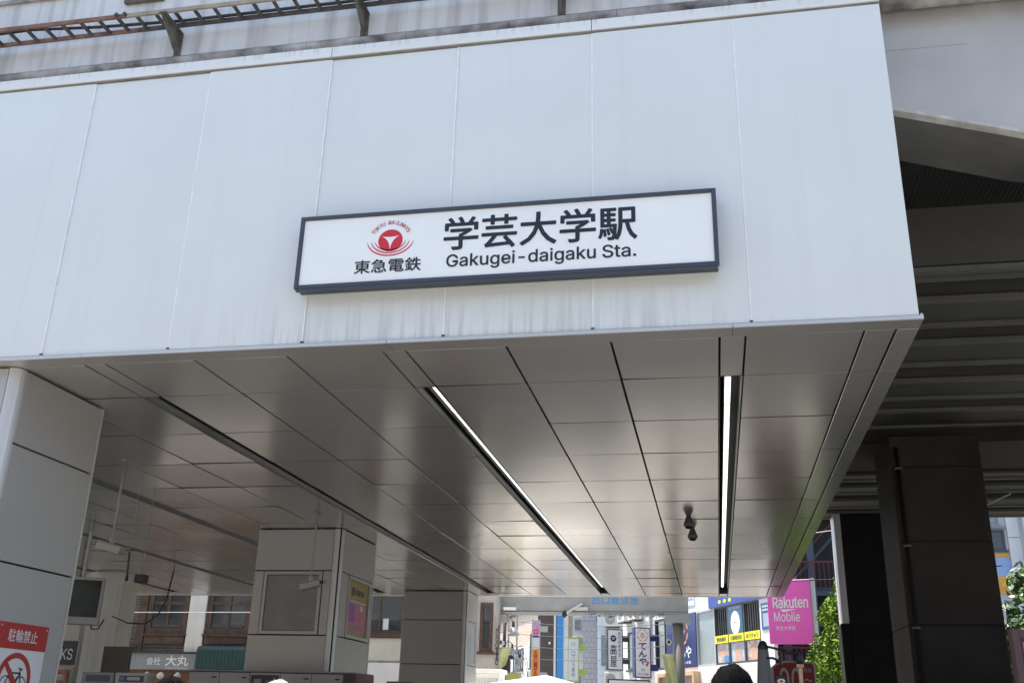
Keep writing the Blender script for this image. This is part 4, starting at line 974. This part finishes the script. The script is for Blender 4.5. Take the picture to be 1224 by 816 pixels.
def logo(parent, cx, cz, r, y, m):
    """Octagonal ring of eight strokes round a hollow diamond."""
    q = MB()
    for i in range(4):
        a0 = math.pi/4+i*math.pi/2
        for da in (-0.34, 0.34):
            aa = a0+da; p = (cx+r*math.cos(aa), cz+r*1.05*math.sin(aa)); tdir = aa+math.pi/2
            bar(q, (p[0]-r*.30*math.cos(tdir), p[1]-r*.30*math.sin(tdir)), (p[0]+r*.30*math.cos(tdir), p[1]+r*.30*math.sin(tdir)), r*.17, y)
    for s0, s1 in ((0.62, 0.40), (0.24, 0.0)):
        pts = [(0, s0), (s0*.8, 0), (0, -s0), (-s0*.8, 0)]; pin = [(0, s1), (s1*.8, 0), (0, -s1), (-s1*.8, 0)]
        for i in range(4):
            j = (i+1) % 4
            q.poly([(cx+r*pts[i][0], y, cz+r*pts[i][1]), (cx+r*pts[j][0], y, cz+r*pts[j][1]), (cx+r*pin[j][0], y, cz+r*pin[j][1]), (cx+r*pin[i][0], y, cz+r*pin[i][1])])
    return q.build('logo', m, parent)
logo(np_, -6.1, 4.60, 0.40, -0.034, ORANGE)
text('てんや', -6.85, -5.45, 3.72, 4.10, -0.034, WHITE, np_, 0.03); text('天ぷら本舗', -6.5, -5.5, 3.52, 3.62, -0.034, WHITE, np_)
wn = frame_mb(-5.055, -3.72, 0.0, 0.118, 3.405, 5.185, 0.05).build('window', LGREY, RX); box('pane', -5.0, -3.77, 0.05, 0.06, 3.46, 5.13, GLASSB, wn)
for i, (a, b) in enumerate(((-3.715, -2.78), (-2.775, -1.75), (-1.745, -0.74))):
    wn = frame_mb(a, b, 0.0, 0.118, 3.405, 5.185, 0.05).build('window', DGREY, RX); box('pane', a+0.045, b-0.045, 0.06, 0.07, 3.455, 5.135, GLASS, wn)
    box('yellow_strip', a+0.03, b-0.03, -0.014, -0.003, 4.05, 4.29, YELLOW, wn)
    text(['整骨鍼灸', '交通事故対応', 'はりきゅう'][i], a+0.14, b-0.14, 4.10, 4.24, -0.018, BLACKT, wn, 0.01)
    box('photo_poster', a+0.05, b-0.05, 0.035, 0.055, 3.46, 4.04, [mat('poster_sky', (0.5, 0.5, 0.48), 0.5, var=0.2, vscale=4), mat('poster_blue', (0.42, 0.5, 0.58), 0.5, var=0.2, vscale=4), mat('poster_dark', (0.5, 0.42, 0.38), 0.5, var=0.5, vscale=5)][i], wn)
    # a pictured hand and arm, flat print
    c0 = (a+b)/2; hp = MB()
    for k_, (dx_, h_) in enumerate(((-0.22, 0.22), (-0.11, 0.33), (0.0, 0.38), (0.11, 0.34), (0.22, 0.18))):
        bar(hp, (c0+dx_*0.5, 3.62), (c0+dx_*1.1, 3.62+h_), 0.07, 0.030-0.0004*k_)
    hp.poly([(c0-0.16, 0.0275, 3.46), (c0+0.3, 0.0275, 3.46), (c0+0.17, 0.0275, 3.72), (c0-0.15, 0.0275, 3.72)])
    hp.build('printed_hand', SKIN, wn)
    if i == 0: MB().poly(disc_pts(c0+0.22, 3.56, 0.2, 0.12, 0.0265, 14)).build('printed_sleeve', BLUE, wn)
    if i == 1:
        box('blue_poster', a+0.05, b-0.05, -0.012, -0.003, 4.30, 5.14, TEAL, wn)
        MB().poly(disc_pts(c0, 4.62, 0.30, 0.36, -0.016, 28)).build('white_oval', WHITE, wn)
        ring(c0, 4.52, 0.10, 0.13, -0.019, n=12, a0=R(20), a1=R(160)).build('oval_line', GREY, wn); text('鍼灸整骨院', a+0.12, b-0.12, 5.02, 5.12, -0.016, LGREY, wn)
    else:
        for j in range(6): box('curtain_fold', a+0.1+j*0.14, a+0.13+j*0.14, 0.035, 0.055, 4.31, 5.12, mat('curtain_dark', (0.05, 0.05, 0.048), 0.8, var=0.2), wn)
box('corner_wall', -0.735, 0.0, 0.0, 0.118, 3.405, 5.185, WHITE_B, RX)
box('corner_notice', -0.62, -0.06, -0.02, -0.003, 4.28, 5.05, mat('notice_blue', (0.02, 0.10, 0.24), 0.4, var=0.05), RX)
for z in (4.82, 4.92): box('notice_print', -0.54, -0.14, -0.026, -0.0205, z, z+0.05, LGREY, RX)
box('notice_field', -0.50, -0.18, -0.026, -0.0205, 4.36, 4.74, mat('notice_grey', (0.35, 0.42, 0.5), 0.5, var=0.1), RX)
bsg = box('blue_sign', -4.0, 0.0, -0.05, -0.003, 5.20, 6.3, mat('sign_blue', (0.02, 0.06, 0.30), 0.4, var=0.05), RX)
for i in range(3): MB().poly(disc_pts(-3.2+i*0.35, 5.34, 0.10, 0.06, -0.054, 12)).build('sign_print', YELLOW, bsg)
box('upper_notice', -6.1, -5.1, -0.02, -0.003, 5.42, 5.9, mat('notice_pale', (0.6, 0.66, 0.7), 0.5, var=0.1), RX)
for z in (5.62, 5.72): box('upper_notice_print', -6.0, -5.2, -0.026, -0.0205, z, z+0.04, GREY, RX)
box('wall_seam', -4.9, -4.88, -0.006, -0.001, 5.2, 8.4, LGREY, RX); box('drain_pipe', -8.9, -8.8, -0.1, -0.003, 3.41, 8.5, LGREY, RX)
wsn = frame_mb(-7.9, -4.9, -0.25, -0.003, 1.9, 3.25, 0.12).build('wooden_sign_frame', WOODL, RX)
box('wooden_sign_face', -7.78, -5.02, -0.12, -0.003, 2.02, 3.13, mat('taupe', (0.33, 0.28, 0.23), 0.6, var=0.1), wsn)
MB().poly(disc_pts(-6.8, 2.85, 0.2, 0.26, -0.126, 20)).build('wooden_sign_mark', ORANGE, wsn)
for i in range(5): box('shopfront_pane', -4.6+i*0.9, -3.75+i*0.9, -0.04, -0.003, 0.1, 2.6, GLASS, RX)
def projecting_sign(name, label, x, y, wd_, z0, z1, side, face, rot=27):
    s = thing(name, label, 'sign', (x, y, 0), R(rot))
    box('case', -wd_/2, wd_/2, 0, 0.22, z0, z1, side, s, 0.01)
    frame_mb(-wd_/2, wd_/2, -0.02, -0.001, z0, z1, 0.035).build('frame', side, s)
    box('face', -wd_/2+0.036, wd_/2-0.036, -0.012, -0.001, z0+0.036, z1-0.036, face, s)
    for z in (z0+0.25, z1-0.45): box('bracket', wd_/2+0.002, wd_/2+0.30, 0.06, 0.16, z, z+0.22, side, s)
    return s
FACE = mat('sign_face', (0.74, 0.75, 0.74), 0.4, var=0.03)
hs_ = projecting_sign('restaurant_sign', 'dark framed white vertical restaurant sign with a black brush ring', 1.82, 33.0, 0.64, 3.45, 4.97, FRAME, FACE)
ring(-0.07, 4.62, 0.05, 0.125, -0.016, n=20).build('brush_ring', BLACKT, hs_); MB().poly(disc_pts(-0.07, 4.62, 0.03, 0.03, -0.016, 10)).build('brush_dot', BLACKT, hs_)
text('高屋', -0.20, 0.06, 3.55, 4.42, -0.016, BLACKT, hs_, 0.02, vertical=True); text('熱烈中華食堂', 0.13, 0.23, 3.95, 4.88, -0.016, BLACKT, hs_, 0.0, vertical=True)
ts_ = projecting_sign('restaurant_sign', 'navy sided white vertical sign with an orange diamond mark and black letters', 3.07, 30.2, 0.62, 3.08, 4.80, NAVY, FACE)
logo(ts_, 0.0, 4.53, 0.19, -0.016, mat('logo_tan', (0.62, 0.25, 0.08), 0.5, var=0.05)); text('てんや', -0.15, 0.14, 3.52, 4.28, -0.016, NAVY, ts_, 0.03, vertical=True)
text('天丼', -0.08, 0.08, 3.30, 3.40, -0.016, NAVY, ts_); text('天ぷら本舗', -0.2, 0.2, 3.17, 3.25, -0.016, NAVY, ts_); MB().poly([(0.10, -0.016, 3.50), (0.16, -0.016, 3.46), (0.24, -0.016, 3.62), (0.18, -0.016, 3.66)]).build('red_seal', REDP, ts_)
box('lower_sign', -1.3, 0.3, 0.1, 0.3, 2.2, 3.02, FRAME, ts_, 0.01); box('lower_face', -1.25, 0.25, 0.085, 0.099, 2.25, 2.97, FACE, ts_); box('lower_print', -1.1, 0.1, 0.078, 0.0845, 2.55, 2.8, GREY, ts_)
gs = projecting_sign('clinic_sign', 'green framed pale vertical clinic sign further down the street', 0.06, 34.0, 0.46, 3.05, 4.70, SGREEN, FACE, 10)
text('U', -0.07, 0.07, 4.40, 4.56, -0.016, SGREEN, gs, 0.01); text('ロハス歯科', -0.07, 0.07, 3.2, 4.2, -0.016, GREY, gs, 0.01, vertical=True)
ps = projecting_sign('stacked_shop_sign', 'tall pink, white and orange vertical shop sign before the brown building', -1.46, 34.0, 0.34, 2.9, 5.38, LGREY, FACE, 8)
box('pink_face', -0.13, 0.13, -0.018, -0.013, 4.74, 5.33, mat('pale_pink', (0.7, 0.35, 0.45), 0.5, var=0.2, vscale=9), ps)
ring(0, 4.92, 0.06, 0.10, -0.022, n=18).build('ring_mark', RED, ps); box('dark_strip', -0.13, 0.13, -0.022, -0.0185, 4.70, 4.76, NAVY, ps)
box('orange_face', -0.14, 0.14, -0.018, -0.013, 2.94, 4.25, SORANGE, ps); text('ABC-MART', -0.06, 0.06, 2.95, 4.2, -0.021, REDP, ps, 0.03, vertical=True)

def air_con(parent, x, z, y=0.0):
    a = box('air_conditioner', x, x+0.75, y-0.36, y-0.06, z, z+0.55, OFFW, parent, 0.015)
    f_ = ring(x+0.28, z+0.275, 0.03, 0.21, y-0.365, n=20).build('fan_grille', GREY, a)
    box('wall_bracket', x+0.08, x+0.67, y-0.34, y-0.003, z-0.05, z-0.004, DGREY, a)
for x, z in ((-11.4, 5.3), (-10.3, 5.3), (-9.9, 2.7)): air_con(RX, x, z)
for x, z in ((1.0, 5.4), (1.0, 3.0)): air_con(pbl, x, z)
for x, z in ((-0.72, 4.7),): air_con(bs, x-0.02, z)
for x, z in ((-2.6, 3.6), (-4.6, 3.2), (-1.4, 3.4)): air_con(be, x, z, -0.065 if x < -3.4 else 0.0)
for x in (-9.0, -9.2): MB().tube([(x, -0.06, 0.2), (x, -0.06, 5.2)], 0.035, 8).build('service_pipe', LGREY, RX)
# ------------------------------------------------------------------ magenta phone shop sign, dark stair building
mg = thing('phone_shop_sign', 'large magenta phone shop sign box with white lettering', 'sign', (7.22, 22.15, 0), R(-14))
box('case', -0.12, 1.07, 0, 0.28, 3.72, 5.42, MAGENTA, mg, 0.01); box('side_frame', 1.074, 1.16, 0.03, 0.30, 3.70, 5.46, LGREY, mg)
text('Rakuten', 0.03, 0.98, 4.66, 4.96, -0.004, WHITE, mg, 0.02); text('Mobile', 0.04, 0.74, 4.30, 4.56, -0.004, WHITE, mg, 0.0)
text('学芸大学店', 0.07, 0.60, 4.06, 4.18, -0.004, WHITE, mg, 0.005)
MB().poly([(0.22, -0.004, 4.62), (0.30, -0.004, 4.55), (0.68, -0.004, 4.63)]).build('swoosh', WHITE, mg)
box('wall_arm', 0.4, 0.6, 0.282, 2.2, 4.2, 4.4, GREY, mg); box('wall_arm', 0.4, 0.6, 0.282, 2.2, 5.0, 5.2, GREY, mg)
sb_ = thing('stair_building', 'dark steel stair building with red railings behind the magenta sign', 'building', (0, 31.0, 0))
box('rear_wall', 7.75, 12.5, 1.5, 7, 0, 16, DECK_D, sb_)
for x in (8.05, 9.05, 10.6): box('steel_column', x, x+0.25, -0.1, 0.15, 0, 15, STEELB, sb_)
for z in (3.2, 6.2, 9.2, 12.2):
    box('landing', 7.9, 12, 0.16, 1.5, z, z+0.14, STEELB, sb_); box('edge_beam', 7.9, 12, 0.0 if False else -0.02, 0.14, z-0.16, z-0.002, STEELB, sb_).hide_render = False
    rl = box('railing', 7.9, 12, -0.12, -0.102, z+1.0, z+1.05, REDRAIL, sb_)
    for i in range(24): box('baluster', 7.95+i*0.165, 7.975+i*0.165, -0.12, -0.102, z+0.1, z+0.998, REDRAIL, rl)
    MB().tube([(8.3, 0.6, z+0.15), (11, 0.6, z+3.0)], 0.06, 6).build('stair_string', STEELB, sb_); MB().tube([(8.6, 0.4, z+1.0), (11.3, 0.4, z+3.8)], 0.03, 6).build('stair_rail', REDRAIL, sb_)
box('white_notice', 8.5, 8.75, -0.14, -0.122, 7.3, 7.6, WHITE, sb_)  # plain white plate, no emission
for i, (a, b, lab) in enumerate((((6.0, 19.2, 5.0), (12.5, 19.0, 5.36), 'thin black cable crossing in front of the magenta sign'), ((6.0, 26, 7.1), (13, 24.0, 7.75), 'pale overhead cable above the magenta sign'))):
    A__, B__ = Vector(a), Vector(b)
    tag(MB().tube([A__.lerp(B__, t/10)+Vector((0, 0, -0.10*math.sin(math.pi*t/10))) for t in range(11)], 0.014, 6).build('overhead_cable', BLACK if i == 0 else LGREY, smooth=True), lab, 'cable')
labs = ['highest cable across the street in front of the striped building', 'second highest cable across the street', 'middle cable across the street in front of the clinic sign', 'second lowest cable across the street', 'lowest cable across the street near the tent roof']
for i in range(5):
    A__ = Vector((-2.6-0.2*i, 31+i*0.3, 5.6-i*0.42)); B__ = Vector((4.2, 28.6, 5.15-i*0.36))
    tag(MB().tube([A__.lerp(B__, t/12)+Vector((0, 0, -0.18*math.sin(math.pi*t/12))) for t in range(13)], 0.011, 6).build('overhead_cable', DGREY, smooth=True), labs[i], 'cable', 'cables across the street')

# ------------------------------------------------------------------ price board and display stand
pbd = thing('price_board', 'red price board with large white 100 in front of the conifer', 'sign', (6.95, 14.5, 0), R(-6))
pp = [(-0.42, 0, 1.0), (0.62, 0, 1.0), (0.62, 0, 2.78), (0.58, 0, 2.82), (0.05, 0, 2.84), (-0.15, 0, 2.78), (-0.30, 0, 2.66), (-0.42, 0, 2.45)]
MB().prism(pp, (0, 0.05, 0)).build('board', mat('board_rim', (0.55, 0.45, 0.44), 0.5, var=0.08), pbd)
MB().poly([(p[0]*0.93+0.007, -0.004, 1.05+(p[2]-1.0)*0.955) for p in pp]).build('red_face', mat('board_red', (0.30, 0.02, 0.03), 0.45, var=0.1), pbd)
text('100', -0.30, 0.33, 2.22, 2.70, -0.008, mat('board_white', (0.6, 0.52, 0.5), 0.5, var=0.05), pbd, 0.01); text('税抜', 0.38, 0.55, 2.62, 2.70, -0.008, MATS['board_white'], pbd)
text('〜', 0.40, 0.54, 2.44, 2.50, -0.008, MATS['board_white'], pbd, 0.02); text('日', 0.40, 0.54, 2.18, 2.36, -0.008, MATS['board_white'], pbd, 0.02)
for x in (-0.2, 0.4): MB().tube([(x, 0.02, 0), (x, 0.02, 1.0)], 0.025, 8).build('leg', DGREY, pbd)
dsn = thing('display_stand', 'grey tapered stand with black arms holding a clip and a wooden handle', 'display stand', (6.07, 3.0, 0))
MB().lathe([(0.22, 0), (0.20, 0.04), (0.09, 1.6), (0.075, 1.95), (0.05, 2.26), (0.045, 2.29)], n=20).build('tapered_post', mat('stand_grey', (0.12, 0.12, 0.125), 0.5, var=0.08), dsn, smooth=True)
MB().lathe([(0.046, 2.26), (0.05, 2.30), (0.03, 2.35), (0.01, 2.36)], n=16).build('cap', BLACK, dsn, smooth=True)
MB().tube([(0.0, -0.03, 2.31), (0.10, -0.05, 2.29), (0.22, -0.06, 2.25), (0.32, -0.07, 2.23)], 0.011, 8).build('arm', BLACK, dsn, smooth=True); MB().tube([(0.0, -0.03, 2.20), (0.08, -0.06, 2.20), (0.16, -0.06, 2.17)], 0.011, 8).build('arm', BLACK, dsn, smooth=True)
MB().tube([(0.12, -0.06, 2.285), (0.30, -0.07, 2.255)], 0.004, 6).build('rail_wire', BLACK, dsn)
MB().lathe([(0.018, -0.03), (0.02, 0.0), (0.012, 0.03)], (0.15, -0.06, 2.25), 8).build('joint', BLACK, dsn); MB().lathe([(0.012, -0.06), (0.016, 0.0), (0.012, 0.02)], (0.15, -0.06, 2.20), 8).build('hook', BLACK, dsn)
cpx = 0.325
MB().lathe([(0.034, 0.0), (0.03, 0.05), (0.018, 0.10), (0.008, 0.115)], (cpx, -0.07, 2.15), 12).build('clip', BLACK, dsn, smooth=True)
for i in range(4): box('clip_tooth', cpx-0.03+i*0.017, cpx-0.02+i*0.017, -0.078, -0.062, 2.12, 2.149, mat('brass', (0.75, 0.6, 0.32), 0.4, metal=0.4, var=0.05), dsn)
box('wooden_handle', cpx-0.018, cpx+0.018, -0.085, -0.055, 1.80, 2.118, WOODL, dsn, 0.006)
MB().tube([(0.145, -0.075, 2.0), (0.145, -0.06, 2.0)], 0.052, 18).build('round_badge', BLACK, dsn); MB().poly(disc_pts(0.145, 1.995, 0.036, 0.022, -0.0765, 14)).build('badge_flower', WHITE, dsn); MB().poly(disc_pts(0.145, 1.993, 0.018, 0.012, -0.078, 8)).build('badge_centre', RED, dsn)

# ------------------------------------------------------------------ trees and greenery
def leaves(name, pts, size, m, parent, rg, aspect=1.0, stretch=(1, 1, 1)):
    vs = []; fs = []
    for p, nrm in pts:
        a = Vector((rg.gauss(0, 1), rg.gauss(0, 1), rg.gauss(0, 1)))
        nn = (Vector(nrm)*0.9 + a*0.6).normalized()
        t = nn.cross(Vector((rg.gauss(0, 1), rg.gauss(0, 1), rg.gauss(0, 1)))).normalized(); b = nn.cross(t)
        s = size*rg.uniform(0.6, 1.35); q = len(vs); p = Vector(p)
        vs += [tuple(p-t*s*aspect), tuple(p-b*s*0.5), tuple(p+t*s*aspect), tuple(p+b*s*0.5)]
        fs.append((q, q+1, q+2, q+3))
    me = bpy.data.meshes.new(name); me.from_pydata(vs, [], fs); me.materials.append(m)
    return obj(name, me, parent)
rg = random.Random(11)
ct = thing('conifer_tree', 'bushy bright green conifer beside the black column with white corner', 'tree', (9.6, 19.6, 0))
MB().tube([(0, 0, 0), (0.03, 0, 2.0), (0, 0.02, 5.6)], [0.16, 0.12, 0.03], 10).build('trunk', BARK, ct)
br_ = MB()
for i in range(26):
    z = 0.5+i*0.19; a = i*2.4; L_ = 2.1*(1-z/6.2)
    br_.tube([(0, 0, z), (L_*.6*math.cos(a), L_*.6*math.sin(a), z+0.2), (L_*math.cos(a), L_*math.sin(a), z+0.6)], [0.03, 0.02, 0.008], 5)
br_.build('limbs', BARK, ct)
pts = []
for i in range(520):      # upright plumes
    z = 0.3+5.2*(rg.random()**0.85); a = rg.uniform(0, 2*math.pi)
    rr = (3.0*(1-(z/6.05))**0.75)*rg.uniform(0.62, 1.05)
    c = Vector((rr*math.cos(a), rr*math.sin(a), z)); hgt = rg.uniform(0.35, 0.65)
    for j in range(95):
        u = rg.random(); th = rg.uniform(0, 2*math.pi); r2 = 0.20*math.sin(math.pi*min(1, u*0.9+0.1))*math.sqrt(rg.random())
        p = c+Vector((r2*math.cos(th), r2*math.sin(th), (u-0.4)*hgt))
        pts.append((p, Vector((math.cos(th), math.sin(th), 0.5))))
leaves('crown', pts, 0.046, LEAF1, ct, rg, 1.3)
hd = thing('climbing_hedge', 'dense dark leafy climber at the right edge behind the dark column', 'hedge', (13.6, 21.5, 0))
sk_ = MB()
for i in range(10): x = -1.8+i*0.4; sk_.tube([(x, 0.4, 0), (x+0.1, 0.3, 2.2), (x+rg.uniform(-.3, .3), 0.2, 4.8)], [0.05, 0.035, 0.012], 6)
sk_.build('stems', BARK, hd)
pts = []
for i in range(330):
    x = rg.uniform(-2.2, 2.2); top = 5.15+0.5*math.sin(x*2.3)+0.35*math.sin(x*5+1); z = rg.uniform(0.2, top); c = Vector((x, rg.uniform(-0.35, 0.5), z))
    for j in range(70):
        d = Vector((rg.gauss(0, 1), rg.gauss(0, 1), rg.gauss(0, 1))).normalized(); pts.append((c+d*0.34*rg.random()**0.4, d+Vector((0, -.3, .5))))
leaves('crown', pts, 0.10, LEAF2, hd, rg, 1.0)
# overhanging sprays at the top edge of the climber
sp_ = thing('leafy_branch', 'leafy branch reaching in front of the blue and orange building', 'branch', (12.2, 16.2, 0))
bm_ = MB(); pts = []
for i in range(7):
    a = [Vector((1.4, 0, 4.0+i*0.08)), Vector((0.75, -0.1, 4.3+i*0.10)), Vector((0.25+0.1*i, -0.12, 4.45+i*0.13)), Vector((-0.15+0.13*i, -0.1, 4.35+i*0.15))]
    bm_.tube(a, [0.02, 0.014, 0.008, 0.004], 5)
    for j in range(30):
        t = rg.random(); k_ = min(int(t*3), 2); p = a[k_].lerp(a[k_+1], t*3-k_); pts.append((p+Vector((rg.gauss(0, .07), rg.gauss(0, .08), rg.gauss(0, .06))), Vector((0, -.4, .9))))
bm_.tube([(1.4, 0, 0), (1.45, 0, 2.5), (1.4, 0, 4.5)], [0.07, 0.05, 0.03], 8)
bm_.build('stem', BARK, sp_); leaves('foliage', pts, 0.10, LEAF2, sp_, rg, 0.9)

# ------------------------------------------------------------------ right edge: building, pole sign, notice board
rb = thing('painted_building', 'grey building with a blue and orange painted band beyond the viaduct', 'building', (0, 35.0, 0))
box('wall', 14.5, 17.05, 0, 8, 0, 16, LGREY, rb); box('white_wall', 17.055, 17.5, -0.1, 8, 0, 16, WHITE_B, rb); box('grey_return', 17.505, 20, -0.05, 8, 0, 16, LGREY, rb)
box('orange_band', 14.5, 17.05, -0.04, -0.003, 7.98, 8.12, mat('band_orange', (0.75, 0.36, 0.05), 0.6, var=0.1), rb); box('blue_band', 14.5, 17.05, -0.03, -0.003, 7.25, 7.975, mat('band_blue', (0.30, 0.42, 0.66), 0.6, var=0.1), rb); box('orange_band', 14.5, 17.05, -0.04, -0.003, 6.6, 7.245, MATS['band_orange'], rb)
window(rb, 15.3, 16.95, 8.25, 9.05, 0, STEELB, GLASS, 0.09, 1, 0); window(rb, 15.0, 16.8, 9.25, 10.6, 0, GREY, GLASSB, 0.05, 2, 2)
box('ledge', 14.5, 17.05, -0.1, -0.003, 9.1, 9.2, GREY, rb); box('wall_seam', 17.06, 17.5, -0.11, -0.102, 8.72, 8.75, GREY, rb)
vs_ = thing('vertical_wall_sign', 'pale vertical sign with dark characters at the far right edge', 'sign', (17.58, 34.3, 0))
box('panel', -0.10, 0.42, 0, 0.12, 6.0, 10.2, LGREY, vs_, 0.01); text('東京大東', 0.02, 0.22, 7.7, 8.85, -0.004, BLACKT, vs_, 0.02, vertical=True); box('bracket', 0.1, 0.2, 0.122, 0.64, 9.5, 9.6, GREY, vs_)
nbd = thing('notice_board', 'mauve framed notice board standing at the bottom right corner', 'notice board', (9.80, 7.4, 0), R(24))
frame_mb(-0.45, 0.95, -0.03, 0.06, 0.9, 2.86, 0.11).build('frame', BURGP, nbd, 0.008); box('inner_trim', -0.338, 0.838, -0.012, 0.055, 1.012, 2.748, BURG, nbd); box('sheet', -0.30, 0.80, -0.018, -0.0125, 1.05, 2.70, mat('notice_sheet', (0.6, 0.6, 0.6), 0.4, var=0.06), nbd)
for x in (-0.38, 0.84): box('leg', x, x+0.08, 0.0, 0.05, 0, 0.9, BURG, nbd)
